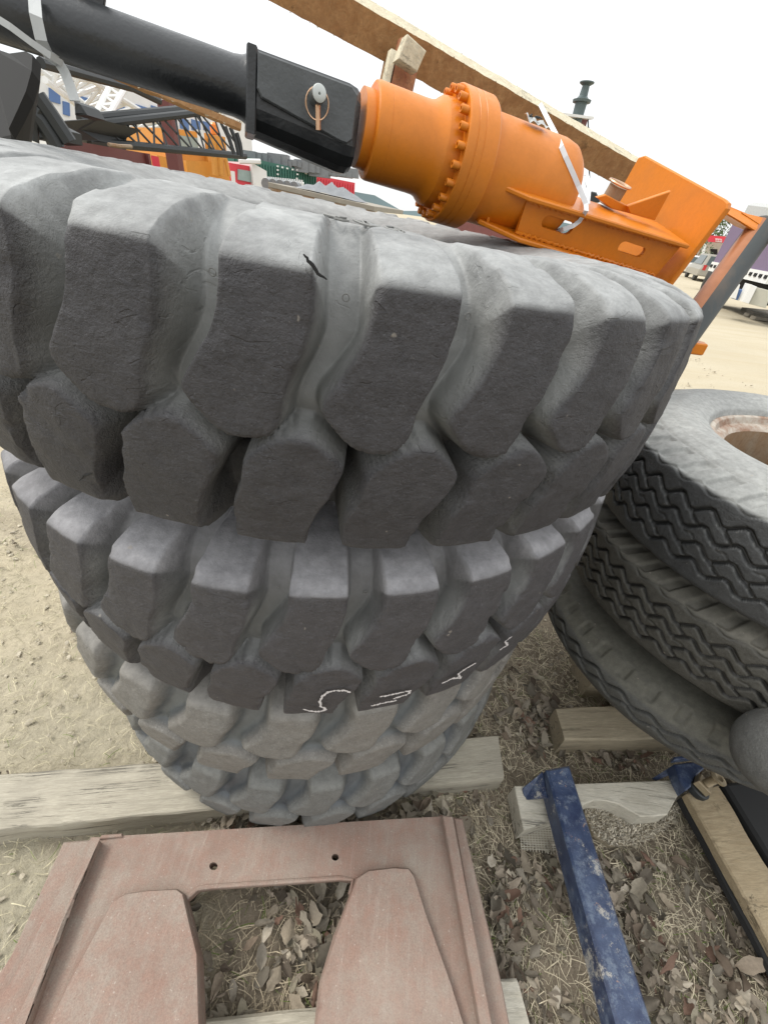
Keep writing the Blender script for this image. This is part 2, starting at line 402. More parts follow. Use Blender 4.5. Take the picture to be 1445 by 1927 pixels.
def free(mb, name, mat, loc, *a, **k):
    # single-mesh thing with its origin at loc
    me_o = mb.build(name, mat); loc = Vector(loc)
    n = len(me_o.data.vertices); arr = np.empty(n*3, 'f'); me_o.data.vertices.foreach_get('co', arr)
    arr = (arr.reshape(-1, 3)-np.array(loc, 'f')).ravel(); me_o.data.vertices.foreach_set('co', arr); me_o.location = loc
    return tag(me_o, *a, **k)
def np_mesh(name, V, Fq, mat, parent=None, colors=None, smooth=True, cname='wear'):
    me = bpy.data.meshes.new(name); nv, nf = len(V), len(Fq); k = Fq.shape[1]
    me.vertices.add(nv); me.vertices.foreach_set('co', np.asarray(V, 'f').ravel())
    me.loops.add(nf*k); me.loops.foreach_set('vertex_index', Fq.astype('i').ravel())
    me.polygons.add(nf); me.polygons.foreach_set('loop_start', np.arange(nf, dtype='i')*k)
    me.polygons.foreach_set('use_smooth', np.full(nf, smooth))
    me.update(calc_edges=True)
    if colors is not None:
        ca = me.color_attributes.new(cname, 'FLOAT_COLOR', 'POINT'); ca.data.foreach_set('color', np.asarray(colors, 'f').ravel())
    me.materials.append(MT[mat])
    o = bpy.data.objects.new(name, me); COL.objects.link(o)
    if parent: o.parent = parent
    return o
rng = np.random.default_rng(7); random.seed(5)
def sm01(x): x = np.clip(x, 0, 1); return x*x*(3-2*x)
def vnoise(P, freq, seed=0):
    # cheap smooth 3-d value noise on arrays
    r = np.random.default_rng(seed); tab = r.random(4096)
    q = P*freq; i = np.floor(q).astype(int); f = q-i; f = f*f*(3-2*f)
    def hsh(a, b, c): return tab[(a*73856093 ^ b*19349663 ^ c*83492791) & 4095]
    o = 0
    for dx in (0, 1):
        for dy in (0, 1):
            for dz in (0, 1):
                wgt = (f[:, 0] if dx else 1-f[:, 0])*(f[:, 1] if dy else 1-f[:, 1])*(f[:, 2] if dz else 1-f[:, 2])
                o = o+wgt*hsh(i[:, 0]+dx, i[:, 1]+dy, i[:, 2]+dz)
    return o*2-1
def sd_poly(X, Y, poly):
    # signed distance, positive inside
    d = np.full(X.shape, 1e9); s = np.zeros(X.shape, bool); n = len(poly)
    for i in range(n):
        ax, ay = poly[i]; bx, by = poly[(i+1) % n]; ex, ey = bx-ax, by-ay
        t = np.clip(((X-ax)*ex+(Y-ay)*ey)/(ex*ex+ey*ey+1e-12), 0, 1)
        d = np.minimum(d, np.hypot(X-ax-t*ex, Y-ay-t*ey))
        c = ((ay > Y) != (by > Y)) & (X < (bx-ax)*(Y-ay)/(by-ay+1e-15)+ax); s ^= c
    return np.where(s, d, -d)
def rounded(poly, k=2):
    # corner cutting
    for _ in range(k):
        q = []
        for i in range(len(poly)):
            a = np.array(poly[i]); b = np.array(poly[(i+1) % len(poly)]); q += [tuple(a*.8+b*.2), tuple(a*.2+b*.8)]
        poly = q
    return poly
def resample(pts, step):
    P = np.array(pts, float); out = [P[0]]
    for a, b in zip(P[:-1], P[1:]):
        n = max(1, int(round(np.hypot(*(b-a))/step))); out += [a+(b-a)*(i/n) for i in range(1, n+1)]
    return np.array(out)
def smooth_prof(P, it=3):
    P = P.copy()
    for _ in range(it): P[1:-1] = (P[:-2]+2*P[1:-1]+P[2:])/4
    return P
# ------------------------------------------------------------------ loader tyres
# lug outline of one side, degrees from the lug's upper left corner / metres below the shoulder edge (tread .325 m wide, 9.8 deg pitch)
UP_L = [(0, -.2), (0, 0), (-.15, .03), (-.8, .058), (-2.1, .09), (-3.3, .115), (-3.4, .132), (-1.2, .168), (.7, .178), (2.9, .170), (4.0, .150), (4.4, .115), (5.8, .07), (6.45, .03), (6.5, 0), (6.5, -.2)]
LOW_L = [(.3, .196), (2.5, .166), (5.5, .150), (7.6, .170), (9.1, .196), (8.0, .235), (6.7, .27), (5.6, .325), (5.6, .53), (-1.5, .53), (-1.5, .325), (-1.3, .27), (-.1, .235)]
def loader_tyre(name, label, C, zmid, R, N, W, off, mat, depth=.042, wall=.013, rnd=.010, tilt=(0, 0), nu=32, worn=0.0, seed=1, gfac=1.0):
    root = empty(name, (C[0], C[1], zmid), label, 'tyre', 'loader tyres stacked on a timber')
    h = W/2; pitch = 2*math.pi/N
    # profile radius / height from upper bead edge to lower bead edge
    up = [(R-.335, h-.045), (R-.33, h-.005), (R-.28, h+.004), (R-.21, h+.022), (R-.15, h+.028), (R-.10, h+.026), (R-.055, h+.018), (R-.018, h+.006), (R, h-.006), (R+.004, h-.03), (R+.012, h*.45), (R+.015, 0)]
    prof = up+[(r, -z) for r, z in up[::-1][1:]]
    fine = []
    P = np.array(prof); P1 = resample(P, .0045)
    P1 = smooth_prof(P1, 1 if worn < .5 else 8)
    nS = len(P1)
    T = np.gradient(P1, axis=0); T /= np.hypot(T[:, 0], T[:, 1])[:, None]
    Nn = np.c_[-T[:, 1], T[:, 0]]           # profile goes from top bead outward and down: outward normal
    if Nn[nS//2, 0] < 0: Nn = -Nn
    s = np.r_[0, np.cumsum(np.hypot(*np.diff(P1, axis=0).T))]
    i0 = np.argmin(np.abs(P1[:nS//2, 1]-(h-.006))+np.abs(P1[:nS//2, 0]-R)*2); v = s-s[i0]      # v = 0 at upper shoulder edge
    Wv = 2*(s[nS//2]-s[i0])
    # one pitch of the pattern
    nP = nu
    g = np.interp(v, [-.05, 0, .03*Wv/.325, .058*Wv/.325, .12*Wv/.325, .205*Wv/.325, .267*Wv/.325, .295*Wv/.325, Wv, Wv+.05], [0, 0, -.1, -.8, -3.1, -3.1, -5.4, -6.1, -6.2, -6.2])
    deg2m = pitch*R/9.8
    j = (np.arange(nP)/nP)
    Xd = j[:, None]*9.8+g[None, :]                       # degrees(normalised to 9.8 pitch)
    Y = np.repeat(v[None, :], nP, 0); k = Wv/.325
    X = Xd*deg2m
    best = np.full(X.shape, -1e9)
    pu = rounded([(a*deg2m, b*k) for a, b in UP_L], 1 if worn < .5 else 2); pl = rounded([(a*deg2m, b*k) for a, b in LOW_L], 1 if worn < .5 else 2)
    for sh in range(-2, 4):
        for p in (pu, pl):
            best = np.maximum(best, sd_poly(X-sh*9.8*deg2m, Y, p))
    best -= .0035
    hgt = sm01((best+wall)/(wall+rnd))                   # 1 on lug, 0 in groove
    groove1 = sm01((rnd*.2-best)/(wall*.6))*np.interp(v, [Wv*.5, Wv*.68], [1, .15])[None, :]
    # groove depth along the profile; shallower bridge in the middle
    mid = np.exp(-((v-Wv/2)/(.045))**2)
    dep = depth*(1-.45*mid)*np.interp(v, [-.16, -.07, -.02, .04, Wv-.04, Wv+.02, Wv+.07, Wv+.16], [0, .55, 1, 1, 1, 1, .55, 0])*gfac*np.interp(v, [Wv*.45, Wv*.62, Wv+.05, Wv+.12], [1, 1.9, 1.9, 1])
    nT = N*nP
    th = (np.arange(nT)/nT)*2*math.pi
    H1 = np.tile(hgt, (N, 1)); G1 = np.tile(groove1, (N, 1))
    Ps = smooth_prof(P1, 260); Ts = np.gradient(Ps, axis=0); Ts /= np.hypot(Ts[:, 0], Ts[:, 1])[:, None]; Ns = np.c_[-Ts[:, 1], Ts[:, 0]]
    if Ns[nS//2, 0] < 0: Ns = -Ns
    wq = np.clip(dep/dep.max()*1.6, 0, 1)[:, None]
    Pin = (Ps-Ns*dep[:, None])*wq+(P1-Ns*dep[:, None])*(1-wq)
    Pin = smooth_prof(Pin, 60)
    K = (1-H1)
    ang = th[:, None]+(g[None, :]/9.8)*pitch+math.radians(off)-math.pi/2
    rr = P1[None, :, 0]*(1-K)+Pin[None, :, 0]*K; zz = P1[None, :, 1]*(1-K)+Pin[None, :, 1]*K
    V = np.stack([np.cos(ang)*rr, np.sin(ang)*rr, zz], -1).reshape(-1, 3)
    # irregular wear
    Nm0, Nm1 = Nn[None, :, 0]*(1-K)+Ns[None, :, 0]*K, Nn[None, :, 1]*(1-K)+Ns[None, :, 1]*K
    nrm = np.stack([np.cos(ang)*Nm0, np.sin(ang)*Nm0, Nm1], -1).reshape(-1, 3)
    ns = vnoise(V, 22, seed)*.0018+vnoise(V, 60, seed+1)*.0009*H1.ravel()
    # chipped lug edges
    edge = np.exp(-((np.tile(best, (N, 1)).ravel()-.002)/.008)**2)
    ch = np.clip(vnoise(V, 45, seed+2)-.15, 0, 1)*edge*.008
    V = V+nrm*(ns-ch)[:, None]
    if tilt != (0, 0):
        tx, ty = tilt; V[:, 2] += V[:, 0]*tx+V[:, 1]*ty
    d_l = np.interp(v, [-.2, -.012, -.001, .005, Wv-.01, Wv+.03], [1, 1, .75, 0, 0, .25])[None, :]
    d_g = np.interp(v, [-.2, -.09, -.03, .09, Wv-.01, Wv+.03], [.9, .75, .55, 0, 0, .1])[None, :]
    dust = d_l*H1+d_g*(1-H1)
    rim_ = np.exp(-((np.tile(best, (N, 1)).ravel()+.002)/.0028)**2)*np.clip(vnoise(V, 18, seed+5)*.6+.6, 0, 1)*(worn < .5)*np.repeat(np.interp(v, [-.02, .05, Wv, Wv+.02], [0, 1, 1, .3])[None, :], nT, 0).ravel()
    colr = np.stack([G1.ravel()*(1-.3*dust.ravel()), dust.ravel(), rim_, np.ones(V.shape[0])], -1)
    jj = np.arange(nT)[:, None]; ii = np.arange(nS-1)[None, :]; a = jj*nS+ii; b2 = ((jj+1) % nT)*nS+ii
    Fq = np.stack([a, a+1, b2+1, b2], -1)
    # split: tread (with shoulders) and the two sidewalls
    lo = int(np.argmin(np.abs(v+.10))); hi = int(np.argmin(np.abs(v-Wv-.10)))
    def part(nm, i_a, i_b):
        q = Fq[:, i_a:i_b, :].reshape(-1, 4); uq, inv = np.unique(q.ravel(), return_inverse=True)
        return np_mesh(nm, V[uq], inv.reshape(-1, 4), mat, root, colr[uq])
    part('tread', lo, hi); part('sidewall', 0, lo); part('sidewall', hi, nS-1)
    root['_'] = 0; del root['_']
    return root, (P1, Nn, v, Wv, g, pitch)
TC = (-.187, 1.16)
TILT = (-.064, 0.0)
tyre1, info1 = loader_tyre('loader_tyre', 'large worn loader tyre with deep curved lugs, topmost of the tall stack', TC, H-.034-.1625, .775, 36, .325, 1.3, 'rub_top', tilt=TILT, nu=60, seed=3, depth=.062, wall=.0085, rnd=.0028)
tyre2, info2 = loader_tyre('loader_tyre', 'dark loader tyre with white chalk letters, directly under the topmost tyre', TC, H-.459-.180, .77, 33, .360, 4.4, 'rub_2', nu=52, seed=13, depth=.060, wall=.0085, rnd=.0025)
tyre3, info3 = loader_tyre('loader_tyre', 'pale grey loader tyre with rounded worn lugs below the chalk marked tyre', (TC[0]-.048, TC[1]+.028), H-.865-.17, .784, 27, .335, 3.0, 'rub_3', wall=.016, rnd=.013, nu=32, worn=1, seed=23, depth=.036)
tyre4, info4 = loader_tyre('loader_tyre', 'lowest loader tyre of the stack resting on the long timber', (TC[0]-.036, TC[1]+.020), H-1.285-.165, .766, 28, .325, -4.6, 'rub_4', wall=.016, rnd=.013, nu=32, worn=1, seed=33, depth=.036)

# chalk letters on the second tyre's lower lugs  (strokes given as angle degrees, height below eye)
def on_tyre(px, py, C, R, lift=.004):
    r = ray(px, py); n = math.hypot(r.x, r.y); dx, dy = r.x/n, r.y/n
    b = dx*C[0]+dy*C[1]; q = b*b-(C[0]**2+C[1]**2)+(R+lift)**2; s_ = b-math.sqrt(max(q, 0)); return EYE+r*(s_/n)
def chalk(strokes, R):
    r = np.random.default_rng(9)
    for st in strokes:
        mb = MB(); pts = [on_tyre(x, y, TC, R) for x, y in st]
        for p, q_ in zip(pts[:-1], pts[1:]):
            L_ = (q_-p).length; d = (q_-p).normalized(); rad = Vector((p.x-TC[0], p.y-TC[1], 0)).normalized(); sd = d.cross(rad).normalized()
            for k in range(int(L_/.0011)+1):
                c = p+d*(k*.0011)+sd*r.normal(0, .0009)+d*r.normal(0, .0012)+rad*.0004*r.random()
                n = 5; w_ = r.uniform(.0012, .0026); a0 = r.uniform(0, 6)
                mb.add([c+(d*math.cos(a0+6.283*i/n)*1.3+sd*math.sin(a0+6.283*i/n))*w_*r.uniform(.6, 1.2) for i in range(n)], [tuple(range(n))])
        mb.build('chalk_mark', 'chalk', tyre2)
chalk([[(659, 1302), (648, 1299), (632, 1299), (617, 1303), (606, 1311), (602, 1320), (604, 1329), (612, 1334), (610, 1337), (598, 1339), (584, 1338), (573, 1335)],
       [(716, 1311), (738, 1307), (768, 1300)], [(699, 1328), (720, 1323), (745, 1318)], [(772, 1300), (768, 1306), (742, 1314)],
       [(834, 1285), (850, 1277), (866, 1276), (862, 1268), (880, 1256), (894, 1248)], [(941, 1222), (955, 1214), (950, 1207), (962, 1198)]], .782)

def tyre_pt(px, py, R, lift=0): return on_tyre(px, py, TC, R, lift)
for T_, px, py, dr_ in ((tyre1, 651, 560, .0585), (tyre1, 880, 595, .0585), (tyre1, 400, 512, .0585), (tyre2, 523, 1107, .056), (tyre2, 688, 1115, .056)):
    p = tyre_pt(px, py, .775-dr_); rad = Vector((p.x-TC[0], p.y-TC[1], 0)).normalized(); a = Vector((-rad.y, rad.x, 0)); mb = MB()
    mb.tube([p+(a*math.cos(i/16*6.283)+Vector((0, 0, 1))*math.sin(i/16*6.283))*.0034 for i in range(17)], .0007, 5); mb.build('vent_mark', 'engrave_pale', T_)
def crack(pts, R, T_=tyre1, w_=.0013):
    mb = MB(); r = random.Random(3); P = []
    for (x0, y0), (x1, y1) in zip(pts[:-1], pts[1:]):
        for k in range(4): f = k/4; P.append(tyre_pt(x0+(x1-x0)*f+r.uniform(-1.5, 1.5), y0+(y1-y0)*f+r.uniform(-1, 1), R, -.0014))
    n = len(P); mb.tube(P, [w_*(.35+math.sin(3.14*(i+.5)/n)) for i in range(n)], 5); mb.build('crack', 'dark', T_)
crack([(572, 478), (584, 494), (598, 514), (620, 530)], .778, w_=.0013)
crack([(1012, 700), (1018, 690), (1022, 676)], .782, w_=.0008); crack([(150, 905), (160, 895), (178, 890)], .784, w_=.0007)
# outlined moulded numbers on the upper sidewall
def moulded(stroke, nm='moulded_number'):
    mb = MB(); P = []
    for zx, zy in stroke:
        px = 590+zx/6.283; py = 350+zy/6.283; p = tyre_pt(px, py, .775-.13); an = math.atan2(p.y-TC[1], p.x-TC[0])
        base = 175+(zx-105)*.172; f = (zy-base)/110.0; R_ = .775-.175+.085*f
        zc_ = .1625+np.interp(R_, [.775-.28, .775-.21, .775-.15, .775-.10, .775-.055], [.004, .022, .028, .026, .018])
        x, y = R_*math.cos(an), R_*math.sin(an); P.append(Vector((TC[0]+x, TC[1]+y, tyre1.location.z+zc_+TILT[0]*x+.0008)))
    mb.tube(P, .0012, 5); mb.build(nm, 'engrave_pale', tyre1)
moulded([(380, 238), (340, 222), (200, 182), (130, 178), (105, 195), (130, 225), (200, 247), (262, 262)])
moulded([(262, 200), (226, 212), (224, 238), (268, 260), (300, 262), (306, 250), (410, 268), (414, 302), (350, 295), (250, 272)])
moulded([(495, 268), (530, 262), (650, 285), (750, 318), (786, 348), (770, 362), (660, 355), (560, 325), (500, 295), (488, 276), (495, 268)])
moulded([(605, 290), (670, 293), (682, 318), (650, 340), (605, 328), (598, 305), (605, 290)])
moulded([(950, 405), (870, 385), (860, 366), (885, 350), (1000, 360), (1055, 382), (1048, 415)]); moulded([(960, 408), (985, 378), (1010, 375), (1035, 400)])
# ------------------------------------------------------------------ truck tyres
def truck_tyre(label, C, zmid, R, N, W, off, mat, style, seed, tilt=(0, 0), nu=24):
    root = empty('truck_tyre', (C[0], C[1], zmid), label, 'tyre', 'truck tyres stacked beside the loader tyres')
    h = W/2
    up = [(R-.268, h-.045), (R-.268, h+.004), (R-.255, h+.030), (R-.21, h+.048), (R-.15, h+.056), (R-.09, h+.045), (R-.04, h+.024), (R-.008, h+.004), (R, h-.006), (R+.006, h*.5), (R+.008, 0)]
    if style == 3: up[8] = (R-.012, h-.02); up[7] = (R-.03, h+.002)
    prof = up+[(r, -z) for r, z in up[::-1][1:]]
    P1 = resample(prof, .0035 if style < 3 else .004); P1 = smooth_prof(P1, 3 if style < 3 else 14); nS = len(P1)
    T = np.gradient(P1, axis=0); T /= np.hypot(T[:, 0], T[:, 1])[:, None]; Nn = np.c_[-T[:, 1], T[:, 0]]
    if Nn[nS//2, 0] < 0: Nn = -Nn
    s = np.r_[0, np.cumsum(np.hypot(*np.diff(P1, axis=0).T))]
    i0 = np.argmin(np.abs(P1[:nS//2, 1]-(h-.006))+np.abs(P1[:nS//2, 0]-R)*2); v = s-s[i0]; Wv = 2*(s[nS//2]-s[i0])
    p = 2*math.pi*R/N                           # metres per pitch
    x = (np.arange(nu)/nu)*p; X = np.repeat(x[:, None], nS, 1); Y = np.repeat(v[None, :], nu, 0)
    def seg(ax, ay, bx, by):
        d = 1e9
        for sh in (-2, -1, 0, 1, 2):
            ex, ey = bx-ax, by-ay; t = np.clip(((X-ax-sh*p)*ex+(Y-ay)*ey)/(ex*ex+ey*ey), 0, 1)
            d = np.minimum(d, np.hypot(X-ax-sh*p-t*ex, Y-ay-t*ey))
        return d
    def zig(y, amp, ph):                        # flat, diagonal, flat, diagonal
        a = ph*p; pts = [(a, y-amp), (a+.14*p, y-amp), (a+.5*p, y+amp), (a+.64*p, y+amp), (a+p, y-amp)]
        return np.min([seg(*q0, *q1) for q0, q1 in zip(pts[:-1], pts[1:])], axis=0)
    def gr(d, wd, dp): return -dp*(1-sm01((d-wd*.35)/(wd*.5)))
    D = np.zeros(X.shape)
    if style < 3:
        am = .013
        for k_, y in enumerate((.19, .395, .60, .805)):
            D = np.minimum(D, gr(zig(y*Wv, am, k_*.12), .0080, .011))
        for k_, y0 in enumerate((.19, .395, .60)):
            ph = k_*.12
            x0_ = (ph+.57)*p; x1_ = (ph+.12+1.07)*p; ya = y0*Wv+am; yb = (y0+.205)*Wv-am
            if k_ != 1: D = np.minimum(D, gr(seg(x0_, ya, x1_-.22*p, yb+.3*am), .0062, .010))
            else:
                D = np.minimum(D, gr(seg(x0_, ya, x0_+.10*p, ya+.3*(yb-ya)+.006), .0034, .004)); D = np.minimum(D, gr(seg(x0_+.10*p, ya+.3*(yb-ya)+.006, x0_+.36*p, ya+.3*(yb-ya)+.002), .0034, .004)); D = np.minimum(D, gr(seg(x0_+.36*p, ya+.3*(yb-ya)+.002, x1_-.10*p, yb), .0034, .004))
        # edge of tread bar and shoulder scallops
        D = np.minimum(D, gr(zig(-.004, .007, .25), .0045, .004))
        sh = np.interp(v, [-.085, -.075, -.02, -.012], [0, 1, 1, 0])[None, :]
        t = ((X/p)+(Y+.05)*5) % 1
        D = D-sh*.010*sm01((t-.5)/.08)*sm01((.98-t)/.08)
        sh2 = np.interp(v, [Wv+.012, Wv+.02, Wv+.075, Wv+.085], [0, 1, 1, 0])[None, :]
        D = D-sh2*.009*sm01((t-.5)/.08)*sm01((.98-t)/.08)
        D = D-.003*np.exp(-((v+.088)/.003)**2)[None, :]+.0022*np.exp(-((v+.125)/.0022)**2)[None, :]-.0025*np.exp(-((v+.215)/.003)**2)[None, :]
    else:
        for y, ph in ((.24, 0), (.62, .3)):
            D = np.minimum(D, gr(zig(y*Wv, .010, ph), .0085, .011))
        sh = np.interp(v, [-.085, -.07, -.03, -.02], [0, 1, 1, 0])[None, :]
        D = D-sh*.007*sm01(((X/p) % 1-.55)/.1)*sm01((.97-(X/p) % 1)/.1)
    nT = N*nu; D1 = np.tile(D, (N, 1)); th = np.arange(nT)/nT*2*math.pi
    ang = (th[:, None]+math.radians(off)-math.pi/2)+0*v[None, :]
    rr = P1[None, :, 0]+Nn[None, :, 0]*D1; zz = P1[None, :, 1]+Nn[None, :, 1]*D1
    V = np.stack([np.cos(ang)*rr, np.sin(ang)*rr, zz], -1).reshape(-1, 3)
    nrm = np.stack([np.cos(ang)*Nn[None, :, 0], np.sin(ang)*Nn[None, :, 0], np.broadcast_to(Nn[None, :, 1], ang.shape)], -1).reshape(-1, 3)
    V += nrm*(vnoise(V, 14, seed)*.0015+vnoise(V, 50, seed+1)*.0005)[:, None]
    if tilt != (0, 0): V[:, 2] += V[:, 0]*tilt[0]+V[:, 1]*tilt[1]
    dust = np.interp(v, [-.2, -.012, -.002, Wv, Wv+.03], [1, 1, 0, 0, .2])[None, :]*np.ones((nT, 1))
    grv = np.clip(-D1/.010, 0, 1)*np.interp(v, [-.03, 0, Wv, Wv+.03], [.5, 1, 1, .6])[None, :]
    rim_ = np.exp(-((D1+.0022)/.0016)**2)*np.interp(v, [-.02, 0, Wv, Wv+.02], [0, 1, 1, 0])[None, :]*(.4+.6*(vnoise(V, 12, seed+9).reshape(D1.shape) > -.2))
    colr = np.stack([grv.ravel()*(1-rim_.ravel()), dust.ravel(), rim_.ravel(), 1+0*dust.ravel()], -1)
    jj = np.arange(nT)[:, None]; ii = np.arange(nS-1)[None, :]; a = jj*nS+ii; b2 = ((jj+1) % nT)*nS+ii
    Fq = np.stack([a, a+1, b2+1, b2], -1)
    lo = int(np.argmin(np.abs(v+.088))); hi = int(np.argmin(np.abs(v-Wv-.088)))
    for nm, i_a, i_b in (('tread', lo, hi), ('sidewall', 0, lo), ('sidewall', hi, nS-1)):
        q = Fq[:, i_a:i_b, :].reshape(-1, 4); uq, inv = np.unique(q.ravel(), return_inverse=True)
        np_mesh(nm, V[uq], inv.reshape(-1, 4), mat, root, colr[uq])
    return root
KS = 1.22
TT = (1.15*KS, .99*KS); TR_ = .52*KS
tt1 = truck_tyre('black truck tyre with zigzag tread and a rusty rim, topmost of its stack', TT, H-.405*KS-.125, TR_, 46, .25, 0, 'truck_1', 1, 41, tilt=(.0, .0))
tt2 = truck_tyre('muddy truck tyre with zigzag tread in the middle of its stack', (TT[0]-.01, TT[1]), H-.668*KS-.108, TR_, 48, .216, 3, 'truck_2', 2, 51)
tt3 = truck_tyre('bald truck tyre with two wavy grooves at the bottom of its stack', (TT[0]-.02, TT[1]-.01), H-.975*KS-.070, TR_, 40, .15, 1, 'truck_3', 3, 61)
# rim inside the top truck tyre
ZT = H-.405*KS
mb = MB(); X, Y, Z = Vector((1, 0, 0)), Vector((0, 1, 0)), Vector((0, 0, 1)); c = Vector((TT[0], TT[1], ZT))
rr0 = TR_-.275
mb.lathe(c, Z, X, Y, [(-.01, rr0+.012), (.008, rr0+.012), (.012, rr0+.004), (.008, rr0-.008), (-.012, rr0-.018), (-.016, rr0-.04), (-.028, rr0-.052)], 96)
rim = mb.build('rim_flange', 'rim_edge', tt1)
mb = MB(); mb.lathe(c, Z, X, Y, [(-.028, rr0-.052), (-.06, rr0-.056), (-.13, rr0-.058), (-.24, rr0-.05), (-.25, rr0-.03)], 96)
mb.build('rim', 'rim', tt1)

# ------------------------------------------------------------------ ground
def ground():
    def axis(lo, hi, c0, c1, st):
        a = list(np.arange(c0, c1, st)); x = c1; d = st
        while x < hi: a.append(x); d *= 1.22; x += d
        a.append(hi); x = c0; d = st; b = []
        while x > lo: d *= 1.22; x -= d; b.append(max(x, lo))
        return np.array(sorted(set(b))+a)
    xs = axis(-600, 600, -1.6, 2.4, .012); ys = axis(-300, 900, -.25, 2.2, .012)
    XX, YY = np.meshgrid(xs, ys, indexing='ij'); P = np.c_[XX.ravel(), YY.ravel(), 0*XX.ravel()]
    near = np.clip(1-np.hypot(P[:, 0], P[:, 1]-1)/30, 0, 1)
    loc = np.clip(1-np.hypot(P[:, 0]-.4, P[:, 1]-1)/5, 0, 1)
    z = (vnoise(P, 1.1, 1)*.012+vnoise(P, 6, 2)*.006+vnoise(P, 25, 3)*.004*(loc > .2)+vnoise(P, 60, 4)*.0025*(loc > .2))*near
    z += vnoise(P*np.array([1, .35, 1]), .9, 8)*.03*near*(np.hypot(P[:, 0], P[:, 1]) > 3)
    P[:, 2] = z-.012
    n0, n1 = XX.shape; i = np.arange(n0-1)[:, None]; j = np.arange(n1-1)[None, :]; a = i*n1+j
    Fq = np.stack([a, a+n1, a+n1+1, a+1], -1).reshape(-1, 4)
    x, y = P[:, 0], P[:, 1]
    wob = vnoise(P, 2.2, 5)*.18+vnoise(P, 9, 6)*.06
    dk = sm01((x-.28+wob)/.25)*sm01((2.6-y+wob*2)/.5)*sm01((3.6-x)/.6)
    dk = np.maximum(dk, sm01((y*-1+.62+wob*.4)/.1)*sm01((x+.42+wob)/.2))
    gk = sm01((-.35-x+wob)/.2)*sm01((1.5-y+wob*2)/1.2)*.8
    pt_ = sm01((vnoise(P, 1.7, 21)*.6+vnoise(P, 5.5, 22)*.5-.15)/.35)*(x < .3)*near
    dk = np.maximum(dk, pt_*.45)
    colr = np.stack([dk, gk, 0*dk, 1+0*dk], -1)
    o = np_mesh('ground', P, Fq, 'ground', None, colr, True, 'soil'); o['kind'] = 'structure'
ground()
# ------------------------------------------------------------------ timbers and boards
def slab(name, label, cat, pts, ztop, thick, mat, group=None, bv=.006, rough=.003, seed=0, cuts=26):
    # board with a quadrilateral plan given by its top corners
    P = [Vector((p[0], p[1], ztop)) for p in pts]
    nx, ny = cuts, 8; V = []; 
    def pt(a, b): return (P[0]*(1-a)+P[1]*a)*(1-b)+(P[3]*(1-a)+P[2]*a)*b
    us = [i/nx for i in range(nx+1)]; W = (P[3]-P[0]).length; e = bv/W; L = (P[1]-P[0]).length; ex = bv/L
    # closed section: ring of (b, z) around the board
    ring = [(0, -thick), (0, -thick*.66), (0, -thick*.33), (0, -bv), (e, 0)]+[(k/6, 0) for k in range(1, 6)]+[(1-e, 0), (1, -bv), (1, -thick*.33), (1, -thick*.66), (1, -thick)]
    m = len(ring)
    for a in us:
        for b, z in ring:
            q = pt(a, b); V.append((q.x, q.y, q.z+z))
    V = np.array(V); V += np.c_[vnoise(V, 9, seed), vnoise(V, 9, seed+1), vnoise(V, 14, seed+2)]*rough
    V[:, 2] += np.clip(vnoise(V, 30, seed+4)-.3, 0, 1)*-.004
    F = [(i*m+k, (i+1)*m+k, (i+1)*m+k+1, i*m+k+1) for i in range(nx) for k in range(m-1)]
    F += [(i*m+m-1, (i+1)*m+m-1, (i+1)*m, i*m) for i in range(nx)]
    F += [tuple(range(m)), tuple(range(nx*m, nx*m+m))[::-1]]
    mb = MB(); mb.add([tuple(v) for v in V], F, True)
    cen = sum(P, Vector())/4
    # local x axis along the board so the grain runs lengthways
    me_o = mb.build(name, mat, angle=40); d = (P[1]-P[0]); az = math.atan2(d.y, d.x)
    Mx = Matrix.Translation((cen.x, cen.y, ztop-thick)) @ Matrix.Rotation(az, 4, 'Z')
    me_o.data.transform(Mx.inverted()); me_o.matrix_world = Mx
    return tag(me_o, label, cat, group)
zt = H-1.285-.325-.055
def q(*pp, z): return [gp(x, y, z) for x, y in pp]
L0, L1 = gp(-60, 1462, zt), gp(938, 1383, zt); L2, L3 = gp(948, 1464, zt), gp(-60, 1570, zt)
slab('support_timber', 'long split weathered timber under the stack of loader tyres', 'timber', [L0, L1, L2, L3], zt, zt+.02, 'timber', seed=2, rough=.004, cuts=70)
z2 = .13
slab('support_timber', 'short weathered timber poking out from under the truck tyres', 'timber', q((1045, 1332), (1400, 1318), (1400, 1390), (1062, 1392), z=z2), z2, z2+.02, 'timber_b', seed=5)
zc = H-(.975*KS+.145)-.055
c2 = gp(1330, 1360, z2)
slab('crib_block', 'dark wooden block hidden between short timber and bald truck tyre', 'block', [(TT[0]-.35, TT[1]-.1), (TT[0]+.35, TT[1]-.1), (TT[0]+.35, TT[1]+.12), (TT[0]-.35, TT[1]+.12)], zc, zc+.02, 'timber_b', seed=7)
z3 = .06
slab('board_end', 'pale board end on the ground beside the rusty plate', 'board', q((925, 1843), (972, 1840), (1004, 1960), (925, 1960), z=z3), z3, .08, 'board', seed=8, cuts=10)
slab('board', 'grey board lying in leaves below the plate opening', 'board', q((330, 1922), (640, 1890), (640, 1990), (330, 2010), z=.05), .05, .07, 'timber', seed=9)
